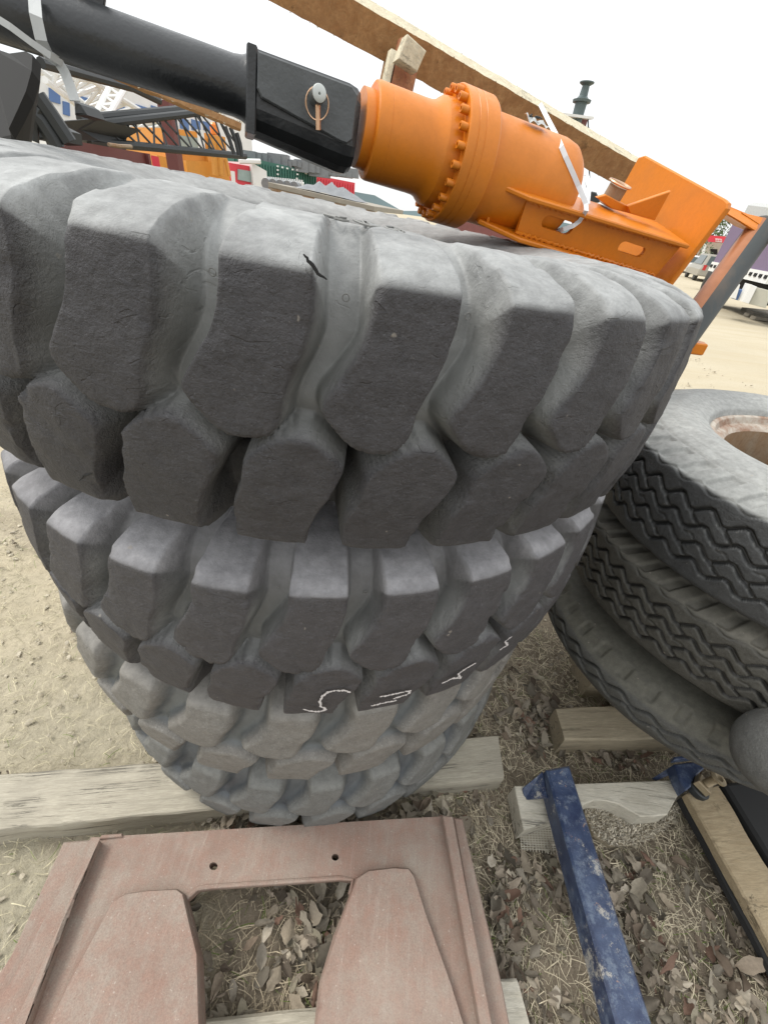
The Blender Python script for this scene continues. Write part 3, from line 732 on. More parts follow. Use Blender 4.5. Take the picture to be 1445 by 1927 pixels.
# white scalloped board
def scallop_board():
    z = .12; pts = [(968, 1479), (1285, 1467), (1283, 1487), (1275, 1497), (1262, 1520), (1255, 1533), (1230, 1536), (1205, 1537), (1188, 1527), (1165, 1514), (1140, 1507), (1117, 1506), (1098, 1514), (1092, 1530), (1040, 1545), (985, 1562), (980, 1540)]
    T_ = [gp(x, y, z) for x, y in pts]; mb = MB(); mb.prism([Vector((p.x, p.y, z)) for p in T_], (0, 0, -.10), .003)
    o = free(mb, 'scalloped_board', 'board', (T_[0].x, T_[0].y, .02), 'white timber with two scooped cut-outs lying under the blue bar', 'board')
scallop_board()
# ------------------------------------------------------------------ rusty plate
def rust_plate():
    z = .20
    root = empty('cast_plate', gp(500, 1700, 0), 'rusty red cast iron plate with a central opening, on the ground before the tyres', 'metal plate')
    def g(pts, zz=z): return [Vector(gp(x, y, zz)) for x, y in pts]
    outer = g([(172, 1576), (835, 1536), (862, 1620), (905, 1800), (942, 2010), (-110, 2010), (20, 1850), (100, 1700)])
    hole = g([(372, 1672), (400, 1668), (640, 1652), (664, 1656), (655, 1690), (628, 1760), (600, 1850), (585, 2000), (385, 2000), (378, 1800), (362, 1730), (352, 1690)])
    def rc(x, y, r, n=14): return [Vector(gp(x+r*math.cos(2*math.pi*i/n), y+r*math.sin(2*math.pi*i/n)*.95, z)) for i in range(n)]
    mb = MB(); mb.prism_hole(outer, [hole, rc(402, 1630, 8), rc(631, 1613, 7)], (0, 0, -.045)); mb.build('plate_body', 'rust', root)
    # rim around the opening's upper edge (rolled lip)
    mb = MB(); mb.tube(g([(352, 1690), (372, 1672), (400, 1668), (520, 1660), (640, 1652), (664, 1656), (658, 1684)], z-.002), .006, 8); mb.build('lip', 'rust', root)
    # raised wedge pads
    for nm, poly in (('left', [(215, 1700), (240, 1684), (280, 1678), (338, 1675), (350, 1684), (363, 1740), (378, 1800), (384, 1990), (70, 1990), (130, 1860)]),
                     ('right', [(668, 1655), (690, 1640), (740, 1634), (768, 1636), (778, 1650), (800, 1720), (850, 1860), (890, 1990), (585, 1990), (600, 1850), (630, 1760)])):
        P = g(poly, z+.0); mb = MB()
        inner = []
        cen = sum(P, Vector())/len(P)
        n = len(P); top = [p+(cen-p)*(.045)+Vector((0, 0, .028)) for p in P]; md = [p+(cen-p)*.012+Vector((0, 0, .02)) for p in P]
        mb.add(P+md+top, [(i, (i+1) % n, n+(i+1) % n, n+i) for i in range(n)]+[(n+i, n+(i+1) % n, 2*n+(i+1) % n, 2*n+i) for i in range(n)], True)
        mb.add(top, [tuple(range(n))[::-1]], True); mb.build('wedge_pad', 'rust', root, 50)
    # side rails
    for A_, B_, Cx in ((((176, 1578), (186, 1580)), ((28, 1990), (-2, 1990)), -1), (((833, 1534), (852, 1536)), ((915, 1990), (938, 1990)), 1)):
        a0, a1 = gp(*A_[0], z+.035), gp(*A_[1], z+.035); b0, b1 = gp(*B_[0], z+.035), gp(*B_[1], z+.035)
        mb = MB(); mb.prism([a0, a1, b1, b0], (0, 0, -.07), .003); mb.build('side_rail', 'rust', root)
    # outer ledge steps outside the rails
    mb = MB(); mb.prism(g([(120, 1584), (172, 1580), (-20, 2010), (-120, 2010), (20, 1800)], z-.04), (0, 0, -.03), .004); mb.build('ledge', 'rust', root)
    mb = MB(); mb.prism(g([(853, 1538), (870, 1540), (944, 1850), (975, 2010), (936, 2010)], z-.012), (0, 0, -.03), .004); mb.build('ledge', 'rust', root)
    mb = MB(); mb.prism(g([(186, 1579), (230, 1574), (230, 1568), (192, 1571)], z+.008), (0, 0, -.02), .002); mb.build('ledge', 'rust', root)
    # feet carry the plate
    for x, y in ((200, 1600), (820, 1560), (60, 1850), (900, 1850)):
        p = gp(x, y, z-.045); mb = MB(); mb.box((p.x, p.y, (z-.045)/2-.01), (.03, 0, 0), (0, .03, 0), (0, 0, (z-.045)/2+.008)); mb.build('foot', 'rust', root)
rust_plate()
# ------------------------------------------------------------------ blue bar
def blue_bar():
    zt_ = .235
    a, b = gp(1012, 1448, zt_), gp(1072, 1440, zt_); c_, d_ = gp(1275, 1990, .25), gp(1150, 1990, .25)
    A0, A1 = Vector(gp(1028, 1448, zt_)), Vector(gp(1070, 1440, zt_)); B0, B1 = Vector(gp(1162, 1935, .25)), Vector(gp(1252, 1935, .25))
    root = empty('blue_bar', (gp(1120, 1650, 0)), 'long blue painted square steel bar with chipped scratched paint', 'steel bar')
    wd = .10
    mb = MB(); dirn = (B0-A0).normalized(); side = (A1-A0).normalized()*.094
    A1 = A0+side; B1 = B0+side
    E0 = dirn*.12
    mb.prism([A0, A1, B1+E0, B0+E0], (0, 0, -.095), .007); mb.build('tube', 'blue', root)
    # shoe under the end
    mb = MB(); e = Vector(gp(985, 1478, .11)); mb.prism([A0+Vector((-.002, .005, -.03)), A0+Vector((-.06, -.03, -.10)), A0+Vector((-.055, -.06, -.12)), A0+dirn*.07+Vector((0, 0, -.05))], Vector((0, 0, -.012)), .002); mb.build('end_flap', 'blue', root)
blue_bar()
# ------------------------------------------------------------------ clamp, plank, grey rubber at right
def clamp():
    P = gp(1300, 1470, .18); root = empty('clamp', (P.x, P.y, 0), 'blue steel clamp with a rusty brass bolt at the end of the plank', 'clamp')
    k = lambda x, y, z=.2: Vector(gp(x, y, z))
    mb = MB(); mb.prism([k(1268, 1424, .22), k(1310, 1418, .22), k(1316, 1425, .22), k(1268, 1430, .22)], (0, 0, -.03), .002); mb.build('jaw', 'blue', root)
    mb = MB(); mb.prism([k(1268, 1438), k(1312, 1432), k(1325, 1446), k(1306, 1462), k(1300, 1480), k(1290, 1488), k(1278, 1466)], (0, 0, -.06), .004); mb.build('jaw', 'blue', root)
    mb = MB(); mb.prism([k(1268, 1438, .16), k(1276, 1450, .16), k(1236, 1468, .1), k(1228, 1464, .1)], (0, 0, -.012), .001); mb.build('arm', 'blue', root)
    c = k(1316, 1480, .19); ax = (k(1352, 1463, .27)-c).normalized(); a = ax.orthogonal().normalized(); b = ax.cross(a)
    mb = MB(); mb.lathe(c, ax, a, b, [(-.03, 0), (-.03, .034), (-.02, .040), (-.004, .040), (.0, .036), (.0, .0)], 28); mb.build('collar', 'black_old', root)
    mb = MB(); mb.prism([c+a*.024+b*.024, c-a*.024+b*.024, c-a*.024-b*.024, c+a*.024-b*.024], ax*.028, .003); mb.build('nut', 'brass_old', root)
    pr = []
    for i in range(11): pr += [(.028+i*.005, .0105), (.0305+i*.005, .014)]
    mb = MB(); mb.lathe(c, ax, a, b, pr, 16); mb.lathe(c, ax, a, b, [(.078, .011), (.078, .027), (.084, .028), (.086, .015), (.083, .012), (.080, 0)], 24); mb.build('bolt', 'brass_old', root)
clamp()
z5 = .14
slab('plank', 'brown plank running from the blue clamp towards the lower right', 'plank', q((1292, 1492), (1520, 1905), (1590, 1870), (1352, 1478), z=z5), z5, .04, 'plank', seed=12)
slab('lower_board', 'dark edged board directly beneath the brown plank', 'board', q((1280, 1500), (1508, 1935), (1580, 1900), (1340, 1490), z=.095), .095, .03, 'black_soft', seed=14)
# dark rubber machine foot with grey rounded cap
def grey_roller():
    c = at(1470, 1424, 1.05); root = empty('rubber_roller', (c.x, c.y, 0), 'grey dusty rubber roller with rounded end at the right edge', 'roller')
    ax = Vector((-.80, -.35, .1)).normalized(); a = ax.orthogonal().normalized(); b = ax.cross(a)
    pr = [(.115, .0), (.112, .035), (.10, .065), (.08, .092), (.045, .108), (0, .114), (-.4, .118)]
    mb = MB(); mb.lathe(c-ax*.03, ax, a, b, pr, 48)
    o = mb.build('roller_body', 'grey_rub', root)
grey_roller()
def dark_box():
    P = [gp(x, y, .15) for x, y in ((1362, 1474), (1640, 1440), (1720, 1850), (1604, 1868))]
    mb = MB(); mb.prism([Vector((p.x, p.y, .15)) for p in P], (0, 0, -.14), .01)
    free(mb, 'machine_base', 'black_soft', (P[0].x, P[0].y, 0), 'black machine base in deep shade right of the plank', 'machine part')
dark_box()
# ------------------------------------------------------------------ orange and black drive lying over the top tyre
A = at(690, 247, 1.02)
U = ray(2800, 964).normalized()
WUP = (Vector((0, 0, 1))-U*U.z).normalized(); NN = U.cross(WUP)
if NN.dot(EYE-A) < 0: NN = -NN
def tpx(px):                       # parameter on the axis whose image has that x
    lo, hi = -3.0, 3.5
    def f(t):
        p = A+U*t-EYE; return CX+F*p.dot(RIGHT)/p.dot(FWD)
    lo = -.9
    for _ in range(60):
        m = (lo+hi)/2
        if f(m) < px: lo = m
        else: hi = m
    return lo
def L(t, n, w_): return A+U*t+NN*n+WUP*w_
drive = empty('hydraulic_drive', Vector((A.x, A.y, A.z-.1)), 'orange hydraulic drive with black pipe and yoke lying across the top tyre', 'machine part')
RC = .096
def lathe_part(name, prof, mat, parent=None, seg=96):
    mb = MB(); mb.lathe(A, U, NN, WUP, prof, seg); return mb.build(name, mat, parent or drive, 25)
t = tpx
lathe_part('gearbox_housing', [(t(674), 0), (t(674), RC*.80), (t(692), RC*.80), (t(692), RC*.93), (t(694), RC*.98), (t(699), RC), (t(715), RC), (t(716), RC*.992), (t(717), RC), (t(780), RC*1.0), (t(792), RC*1.01), (t(800), RC*1.05), (t(806), RC*1.13), (t(810), RC*1.17), (t(822), RC*1.19), (t(833), RC*1.19)], 'orange')
RF = RC*1.50
fl = lathe_part('flange', [(t(832), RC*1.19), (t(832), RF*.985), (t(834), RF), (t(846), RF), (t(846.5), RF*.992), (t(848), RF*.992), (t(848.5), RF), (t(858), RF), (t(858.5), RF*.993), (t(860), RF*.993), (t(860.5), RF), (t(882), RF), (t(885), RF*.98), (t(885), RC*1.1)], 'orange')
RM = RC*1.26
lathe_part('motor_housing', [(t(884), RM), (t(1020), RM*1.02), (t(1036), RM*.98), (t(1045), RM*.88), (t(1049), RM*.6), (t(1049), 0)], 'orange')
tb = t(832)
for i in range(22):
    q_ = 2*math.pi*i/22+.1; d = NN*math.cos(q_)+WUP*math.sin(q_); c = A+U*tb+d*(RC*1.355); a = U.orthogonal().normalized(); b = U.cross(a); r = .0088
    mb = MB(); mb.lathe(c, -U, a, b, [(-.002, r), (.018, r), (.020, r*.9), (.020, r*.5), (.012, r*.5), (.012, 0)], 16); mb.build('bolt', 'orange', fl, 30)
# yoke
ty0, ty1 = t(466), t(664)
hw, hd_ = .079, .062
def yoke_ring(tt, sc=1.0, bevel=.022):
    w_, n_ = hw*sc, hd_*1.15*sc; bvl = bevel
    pts = [(n_, -w_*.35), (n_, w_-bvl), (n_-bvl*.8, w_), (-n_+bvl, w_), (-n_, w_-bvl), (-n_, -w_+bvl), (-n_+bvl, -w_), (n_*.1, -w_), (n_*.62, -w_*.86), (n_*.92, -w_*.6)]
    return [L(tt, a, b-.006-.05*max(0, tt-ty0)) for a, b in pts]
mb = MB(); rg = []
secs = [(ty0+.006, .88), (ty0+.03, .89), (ty1-.03, 1.0), (ty1-.010, .97), (ty1, .90)]
for tt_, sc_ in secs: rg += yoke_ring(tt_, sc_)
n = 10
mb.add(rg, [(k*n+i, k*n+(i+1) % n, (k+1)*n+(i+1) % n, (k+1)*n+i) for k in range(len(secs)-1) for i in range(n)]+[tuple(range(n))[::-1], tuple(range((len(secs)-1)*n, len(secs)*n))])
yo = mb.build('yoke', 'black', drive)
mb = MB(); mb.prism([L(ty0-.004, hd_*1.12, -hw*.98), L(ty0-.004, hd_*1.12, hw*.80), L(ty0-.004, -hd_*1.12, hw*.80), L(ty0-.004, -hd_*1.12, -hw*.98)], U*.022, .003); mb.build('yoke_plate', 'black', yo)
# raised cheek plate on the front face
hwf = hw
ch = [L(ty0+.018, hd_*1.15, hwf*.70), L(ty1-.028, hd_*1.15, hwf*.70), L(ty1-.012, hd_*1.15, hwf*.56), L(ty1-.012, hd_*1.15, -hwf*.42), L(ty1-.024, hd_*1.15, -hwf*.55), L(ty1-.04, hd_*1.15, -hwf*.55), L(ty0+.028, hd_*1.15, -hwf*.18), L(ty0+.018, hd_*1.15, -hwf*.02)]
mb = MB(); mb.prism([p-NN*.004 for p in ch], NN*.010, .003); mb.build('cheek_plate', 'black_sheen', yo)
# pin with ring clip
pc = on_plane(594, 184, L(0, hd_*1.15, 0), NN)
a, b = U, WUP
mb = MB(); mb.lathe(pc, NN, a, b, [(0, .016), (.052, .016), (.056, .0145), (.057, .010), (.057, .0025), (.053, .0)], 24); pin = mb.build('pin', 'steel', yo)
mb = MB(); rc_ = pc+NN*.034-WUP*.014; rad = .026
mb.tube([rc_+(a*math.cos(i/24*6.283)*.95+b*math.sin(i/24*6.283))*rad+NN*.004*math.sin(i/24*6.283) for i in range(25)], .0019, 6); mb.build('ring_clip', 'brass', pin)
mb = MB(); mb.tube([pc+NN*.03-WUP*.002, pc+NN*.028-WUP*.055+U*.008], .0058, 8); mb.build('cotter', 'brass', pin)
# pipe
RP = .0515
tp0 = -.86
mb = MB(); mb.lathe(A, U, NN, WUP, [(tp0, RP), (ty0-.03, RP), (ty0-.012, RP*1.05), (ty0-.004, RP*1.12)], 64); mb.build('pipe', 'black', drive)
mb = MB(); mb.prism([L(t(150), .006, RP*.8), L(t(205), .006, RP*.9), L(t(215), .006, RP*1.5), L(t(190), .006, RP*3.5), L(t(120), .006, RP*3.5)], -NN*.012, .002); mb.build('lug_plate', 'black', drive)
# torn label
mb = MB(); gp_ = []
c0 = L(t(955), RM*.50, RM*.93)
for i in range(9):
    for j in range(4):
        gp_.append(c0+U*(i-4)*.0085+(NN*.9-WUP*.45)*(j-1.5)*.010+WUP*(.004+.005*math.sin(i*2.1+j)+.004*random.random())+(NN*.2)*.0)
mb.add(gp_, [(i*4+j, i*4+j+1, i*4+j+5, i*4+j+4) for i in range(8) for j in range(3)]); lb = mb.build('torn_label', 'strap_grey', drive)
mb = MB(); mb.tube([c0+WUP*.013+U*(.012*math.cos(k)*(1-.1*k))+NN*(.008*math.sin(k)*(1-.1*k)) for k in [x*.6 for x in range(12)]], .0016, 5); mb.tube([c0+WUP*.013-U*.022+NN*.006, c0+WUP*.012-U*.020-NN*.010, c0+WUP*.012-U*.012-NN*.006], .0018, 5); mb.build('label_print', 'black_old', lb)
# bracket channel (the drive has rolled a little towards the viewer)
nf = .125
WUP0, NN0 = WUP.copy(), NN.copy(); q_ = math.radians(17)
WUP = WUP0*math.cos(q_)+NN0*math.sin(q_); NN = NN0*math.cos(q_)-WUP0*math.sin(q_)
def tn(px, py, n_=None):
    p = on_plane(px, py, L(0, nf if n_ is None else n_, 0), NN)-A; return p.dot(U), p.dot(WUP)
def tz(px, py, n_): q_ = tn(px, py, n_); return L(q_[0], n_, q_[1])
WTL, WTR, WBR, WBL = (tz(*q_, nf) for q_ in ((985, 372), (1282, 462), (1232, 520), (958, 436)))
def lerp(a, b, f): return a+(b-a)*f
topd, botd = (WTR-WTL), (WBR-WBL)
th_ = WUP*.012
mb = MB(); mb.prism([lerp(WTL, WTR, -.18)-NN*.03, lerp(WTL, WTR, .0)+NN*.028, lerp(WTL, WTR, 1)+NN*.028, lerp(WTL, WTR, 1)-NN*.15, lerp(WTL, WTR, .1)-NN*.15, lerp(WTL, WTR, -.18)-NN*.15], th_, .003); mb.build('bracket_flange', 'orange', drive)
mb = MB(); mb.prism([lerp(WBL, WBR, -.15)-NN*.03, lerp(WBL, WBR, .04)+NN*.03, lerp(WBL, WBR, 1)+NN*.03, lerp(WBL, WBR, 1)-NN*.15, lerp(WBL, WBR, -.15)-NN*.15], -th_, .003); mb.build('bracket_flange', 'orange', drive)
def slot(pl, pr_, r, n_=8):
    c0, c1 = tn(*pl), tn(*pr_); dv = Vector((c1[0]-c0[0], c1[1]-c0[1])).normalized(); an = math.atan2(dv.y, dv.x); pts = []
    for cc, base in (((c1[0], c1[1]), -math.pi/2), ((c0[0], c0[1]), math.pi/2)):
        for i in range(n_+1):
            q_ = base+an+math.pi*i/n_; pts.append(L(cc[0]+r*math.cos(q_), nf, cc[1]+r*math.sin(q_)))
    return pts
rs = .016
mb = MB(); mb.prism_hole([lerp(WBL, WBR, .04), WBR, WTR, lerp(WTL, WTR, .02)], [slot((1029, 417), (1069, 430), rs), slot((1171, 464), (1205, 475), rs*.9)], -NN*.012); mb.build('bracket_web', 'orange', drive)
sa, sb, sc_, sd2 = lerp(WTL, WTR, -.13), lerp(WTL, WTR, -.13)-NN*.15, lerp(WBL, WBR, -.11)-NN*.15, lerp(WBL, WBR, -.11)-NN*.03
mb = MB(); mb.prism([sa-NN*.03, sb, sc_, sd2], U*.010, .002); mb.build('saddle_plate', 'orange', drive)
mb = MB(); mb.prism([tz(948, 301, .06), tz(985, 310, .06), tz(982, 375, .06), tz(940, 362, .06)], NN*.01, .002); mb.build('tab', 'orange', drive)
for a0, a1, off_ in ((WTL, WTR, -.003), (WBL, WBR, .004)):
    pts = [lerp(a0, a1, .03+.95*i/60)+NN*(.003+.002*math.sin(i*1.7))+WUP*(off_+.0025*math.sin(i*2.9)) for i in range(61)]
    mb = MB(); mb.tube(pts, [.0035+.0022*abs(math.sin(i*1.1)*math.sin(i*.37)) for i in range(61)], 6); mb.build('weld_bead', 'orange', drive)
tE = tn(1290, 470, nf)[0]
# end plate: perpendicular to the axis
EP = L(tE, 0, 0)
cor = [on_plane(x, y, EP, U) for x, y in ((1212, 292), (1200, 296), (1192, 310), (1160, 368), (1080, 520), (1255, 540), (1367, 392), (1369, 381), (1362, 374))]
mb = MB(); mb.prism(cor, U*.020, .004); mb.build('end_plate', 'orange', drive)
# gussets on the top flange
gA = on_plane(1160, 438, L(0, nf-.06, 0), NN); 
mb = MB(); mb.prism([tz(1180, 388, .05), tz(1250, 364, .05), tz(1262, 360, .05), tz(1232, 415, .05), tz(1185, 402, .05)], -NN*.012, .002); mb.build('gusset', 'orange', drive)
mb = MB(); mb.prism([tz(1122, 372, .03), tz(1140, 367, .03), tz(1182, 388, .03), tz(1185, 402, .03), tz(1150, 393, .03)], -NN*.012, .002); mb.build('gusset', 'orange', drive)
pk = tz(1155, 365, .0); mb = MB(); mb.lathe(pk, WUP, U, NN, [(-.03, .028), (.02, .028), (.022, .024), (.022, 0)], 24); pp = mb.build('pin_boss', 'rim', drive)
mb = MB(); mb.tube([pk+WUP*.026+(U*math.cos(i/20*6.283)+NN*math.sin(i/20*6.283))*.034 for i in range(21)], .0035, 6); mb.build('ring_clip', 'brass', pp)
# arm to the right and chrome leg
zt2 = U.cross(Vector((0, 0, 1))).normalized()
D1 = 2.25
def atd(px, py, k=1.0): return at(px, py, ADEP*k)
ADEP = (EP-EYE).dot(FWD)*1.06
p = [atd(1362, 384), atd(1520, 450), atd(1520, 478), atd(1425, 440), atd(1385, 415), atd(1368, 405)]
mb = MB(); mb.prism(p, FWD*.10+UP*.10, .004); arm = mb.build('arm', 'orange', drive)
mb = MB(); mb.prism([atd(1395, 400), atd(1430, 408), atd(1520, 445), atd(1520, 460), atd(1440, 432)], FWD*.09+UP*.075, .003); mb.build('cap_plate', 'orange', arm)
lg0, lg1 = atd(1432, 430, 1.03), atd(1212, 735, 1.0)
mb = MB(); mb.tube([lg0, lg0+(lg1-lg0)*1.6], .050, 48); lgo = mb.build('chrome_leg', 'chrome', drive)
sd3 = (RIGHT*-1).normalized()*.020; mb = MB(); mb.tube([lg0+sd3-FWD*.010, lg0+sd3-FWD*.010+(lg1-lg0)*1.6], .036, 32); mb.build('orange_reflection', 'leg_reflection', lgo)  # orange strip paints the orange plate's reflection onto the leg's left side
ft = atd(1296, 640, 1.02); mb = MB(); mb.prism([ft+Vector((-.05, -.04, 0)), ft+Vector((.05, -.04, 0)), ft+Vector((.06, .0, 0)), ft+Vector((.03, .05, 0)), ft+Vector((-.05, .05, 0))], Vector((0, 0, -.04)), .004); mb.build('foot', 'orange', drive)
# ------------------------------------------------------------------ crate rails behind
def rail(name, label, P0, P1, up, dep, mat, mat2, cat='wooden rail'):
    root = empty(name, (P0+P1)/2, label, cat); d = (P1-P0).normalized()
    V = []; nx = 60
    for i in range(nx+1):
        p = P0+(P1-P0)*(i/nx); V += [p, p+up, p+up+dep, p+dep]
    V = np.array([tuple(v) for v in V]); V += np.c_[vnoise(V, 30, 1), vnoise(V, 30, 2), vnoise(V, 30, 3)]*.0022
    F = [(4*i+k, 4*i+(k+1) % 4, 4*i+4+(k+1) % 4, 4*i+4+k) for i in range(nx) for k in (0, 2, 3)]+[(0, 1, 2, 3), (4*nx, 4*nx+1, 4*nx+2, 4*nx+3)]
    T_ = [(4*i+1, 4*i+2, 4*i+6, 4*i+5) for i in range(nx)]
    mb = MB(); mb.add([tuple(v) for v in V], F); mb.build('rail_body', mat, root)
    # splintered sawn fuzz on upper and lower edge
    mb = MB(); mb.add([tuple(v) for v in V], T_); 
    for i in range(260):
        a_ = random.random(); e = random.choice((0, 1, 1, 2)); p = P0+(P1-P0)*a_+(up if e else Vector())+(dep if e == 2 else Vector())
        s_ = Vector((random.uniform(-1, 1), random.uniform(-1, 1), random.uniform(-.3, 1) if e else random.uniform(-1, .2)))*.006*random.random(); q_ = d*.006*random.random()
        mb.add([p-q_, p+q_, p+s_], [(0, 1, 2)])
    mb.build('sawn_edge', mat2, root); return root
rd0, rd1 = 1.30, 2.05
P0 = at(440, -34, rd0); P1 = at(1182, 360, rd1)
upv = at(1196, 303, rd1+.04)-P1
upv0 = Vector((0, 0, 1)); dr = (P1-P0).normalized(); upv = (upv0-dr*upv0.dot(dr)).normalized()*.112; dep = dr.cross(upv).normalized()*.06
if dep.dot(FWD) < 0: dep = -dep
_u, _d = upv.copy(), dep.copy(); cs_, sn_ = math.cos(.62), math.sin(.62); upv = (_u.normalized()*cs_-_d.normalized()*sn_)*.104; dep = (_d.normalized()*cs_+_u.normalized()*sn_)*.062
crate = rail('crate_rail', 'long rough sawn wooden rail slanting behind the orange drive', P0, P1, upv, dep, 'pale_wood', 'wood_edge')
def post(p0x, p0y, p1x, p1y, dpt, wd, th, name, label, mat='pale_wood'):
    a_ = at(p0x, p0y, dpt); b_ = at(p1x, p1y, dpt); mb = MB(); d = (b_-a_); s_ = dr*wd; n_ = dep.normalized()*th
    mb.prism([a_-s_, a_+s_, a_+s_+n_, a_-s_+n_], d, .003); return mb
upv, dep = _u, _d
mb = post(776, 78, 752, 190, 1.42, .040, .05, '', ''); mb.build('crate_post', 'stained_wood', crate)
mb = post(742, 92, 722, 185, 1.40, .010, .04, '', ''); mb.build('crate_post', 'wood_edge', crate)
mb = post(735, 112, 722, 175, 1.50, .012, .05, '', ''); mb.build('crate_post', 'pale_wood', crate)
mb = MB(); c_ = at(778, 92, 1.34); mb.prism([c_-dr*.045-upv*.35, c_+dr*.03-upv*.40, c_+dr*.045+upv*.10, c_-dr*.03+upv*.22], dep*1.0, .003); mb.build('crate_block', 'wood_edge', crate)
# lower skid plank seen under the black pipe
P0 = at(60, 66, 1.25); P1 = at(455, 231, 1.5); d_ = (P1-P0).normalized(); u2 = (upv0-d_*upv0.dot(d_)).normalized()*.018; dp = d_.cross(u2).normalized()*.09
if dp.dot(FWD) < 0: dp = -dp
rail('skid_plank', 'thin wooden plank beneath the black pipe', P0-u2, P1-u2, u2, dp, 'pale_wood', 'wood_edge', 'plank')
# straps
def strap(name, label, pts, depths, half, mat):
    P = [at(x, y, d) for (x, y), d in zip(pts, depths)]; W = []
    for i in range(len(P)):
        tg = (P[min(i+1, len(P)-1)]-P[max(i-1, 0)]); W.append(tg.cross(P[i]-EYE).normalized()*half)
    mb = MB(); mb.ribbon(P, W); return free(mb, name, mat, P[0], label, 'strap')
def dep_(p): return (p-EYE).dot(FWD)
dm = dep_(A+U*t(1040)); dw = dep_(on_plane(1100, 395, L(0, nf+.034, 0), NN)); dw2 = dep_(on_plane(1085, 420, L(0, nf+.004, 0), NN)); dw3 = dep_(on_plane(1045, 438, L(0, nf-.03, 0), NN))
def cyl_hit(px, py, R_):
    r = ray(px, py); o_ = EYE-A; rp = r-U*r.dot(U); op = o_-U*o_.dot(U)
    aa, bb, cc = rp.dot(rp), rp.dot(op), op.dot(op)-R_*R_; q_ = bb*bb-aa*cc
    return (-bb-math.sqrt(q_))/aa if q_ > 0 else -bb/aa
sp_pts = [(1016, 196), (1048, 258), (1056, 276), (1064, 295), (1072, 313), (1080, 331), (1088, 350), (1096, 369), (1103, 386)]
sp_d = [dm*1.10, cyl_hit(1050, 264, RM*1.04)+.03]+[cyl_hit(x, y, RM*1.04)-.003 for x, y in sp_pts[2:7]]
sp_d += [sp_d[-1]*.5+(dw-.003)*.5, dw-.003]
strap('packing_strap', 'white packing strap stretched over the orange motor to the bracket', sp_pts, sp_d, .0058, 'strap')
strap('packing_strap', 'white packing strap end tucked into the bracket slot', [(1102, 384), (1103, 396), (1090, 416), (1078, 425), (1060, 431), (1038, 438)], [dw-.004, dw-.004, dw2-.003, dw2-.002, dw2+.01, dw3+.02], .0058, 'strap')
strap('packing_strap', 'thin white packing strap passing behind the orange motor', [(1103, 330), (1108, 350), (1104, 384)], [dm+.14, dm+.10, dw], .007, 'strap')
sd_ = (L(t(70), 0, 0)-EYE).dot(FWD)
strap('steel_strap', 'wide grey strap wrapped around the black pipe', [(64, -20), (68, 30), (78, 75), (92, 104), (110, 116)], [sd_*.93, sd_*.90, sd_*.92, sd_*.97, sd_*1.02], .009, 'strap_grey')
strap('steel_strap', 'grey strap hanging down left of the lattice boom', [(110, 116), (122, 135), (132, 160), (142, 190)], [sd_*1.02]*4, .009, 'strap_grey')
strap('steel_strap', 'pale strap running off the left edge below the pipe', [(-20, 25), (20, 50), (60, 80), (95, 104), (118, 120)], [sd_*.85, sd_*.86, sd_*.88, sd_*.9, sd_*.95], .005, 'strap_grey')
# black sheet metal drum at far left
def drum():
    d0 = 1.12; ol = [(-60, 60), (-10, 88), (30, 100), (62, 98), (80, 112), (78, 145), (66, 185), (48, 222), (30, 255), (22, 264), (-60, 264)]
    P = [at(x, y, d0+.0009*(80-x)) for x, y in ol]; mb = MB(); mb.prism(P, FWD*.22+RIGHT*-.22, .02)
    free(mb, 'black_drum', 'black_soft', P[4], 'black rounded steel housing at the upper left edge', 'machine part')
drum()
# ------------------------------------------------------------------ background yard
def V3(px, py, d): return Vector(hd(px, py, d))
def wallbox(name, label, cat, p0, p1, d0, d1, z0, thick, mat, group=None, parent=None, lift=0):
    # p0,p1: image places of the two upper front corners, at distances d0,d1
    a, b = V3(*p0, d0), V3(*p1, d1); n = Vector((-(b-a).y, (b-a).x, 0)).normalized()
    if n.dot(Vector((a.x, a.y, 0))) < 0: n = -n
    f0, f1 = Vector((a.x, a.y, z0)), Vector((b.x, b.y, z0)); mb = MB()
    base = [f0, f1, f1+n*thick, f0+n*thick]; tops = [a, b, b+n*thick, a+n*thick]
    mb.add(base+tops, [(0, 1, 2, 3)[::-1], (4, 5, 6, 7), (0, 1, 5, 4), (1, 2, 6, 5), (2, 3, 7, 6), (3, 0, 4, 7)])
    return mb, a, b, n
def fpoly(pts, P0, N, thick, out=.02):
    Q = [on_plane(x, y, P0, N) for x, y in pts]; mb = MB(); s_ = -1 if N.dot(EYE-P0) < 0 else 1
    mb.prism([p+N*s_*out for p in Q], -N*s_*(thick), 0); return mb
# blue and white building
def building():
    mb, a, b, n = wallbox('', '', '', (40, 118), (470, 205), 24, 34, 0, 6, 'white')
    root = empty('yard_building', (a.x, a.y, 0), 'white building with blue panels and windows far behind the cranes', 'building')
    mb.build('wall', 'white', root)
    for i, (x, w_, y0, y1) in enumerate([(72, 14, 178, 198), (92, 20, 165, 190), (118, 12, 190, 215), (150, 24, 180, 202), (193, 22, 193, 210), (218, 16, 196, 214), (255, 22, 196, 210), (284, 13, 198, 212), (312, 12, 218, 236), (338, 16, 221, 241), (360, 16, 224, 244), (382, 14, 228, 244)]):
        N = n; mb = fpoly([(x, y0), (x+w_, y0+w_*.3), (x+w_+1, y1+w_*.3), (x+1, y1)], a, N, .2, .05); mb.build('window', 'blue_wall', root)
    for i, (x, w_) in enumerate([(196, 24), (228, 22), (260, 18), (282, 16)]):
        mb = fpoly([(x, 222+x*.02), (x+w_, 226+x*.02), (x+w_, 244+x*.02), (x, 240+x*.02)], a, n, .2, .06); mb.build('window', 'glass_pale', root)
building()
def bar(mb, p, q_, d0, d1, r, seg=6): mb.tube([V3(*p, d0), V3(*q_, d1)], r, seg); return mb
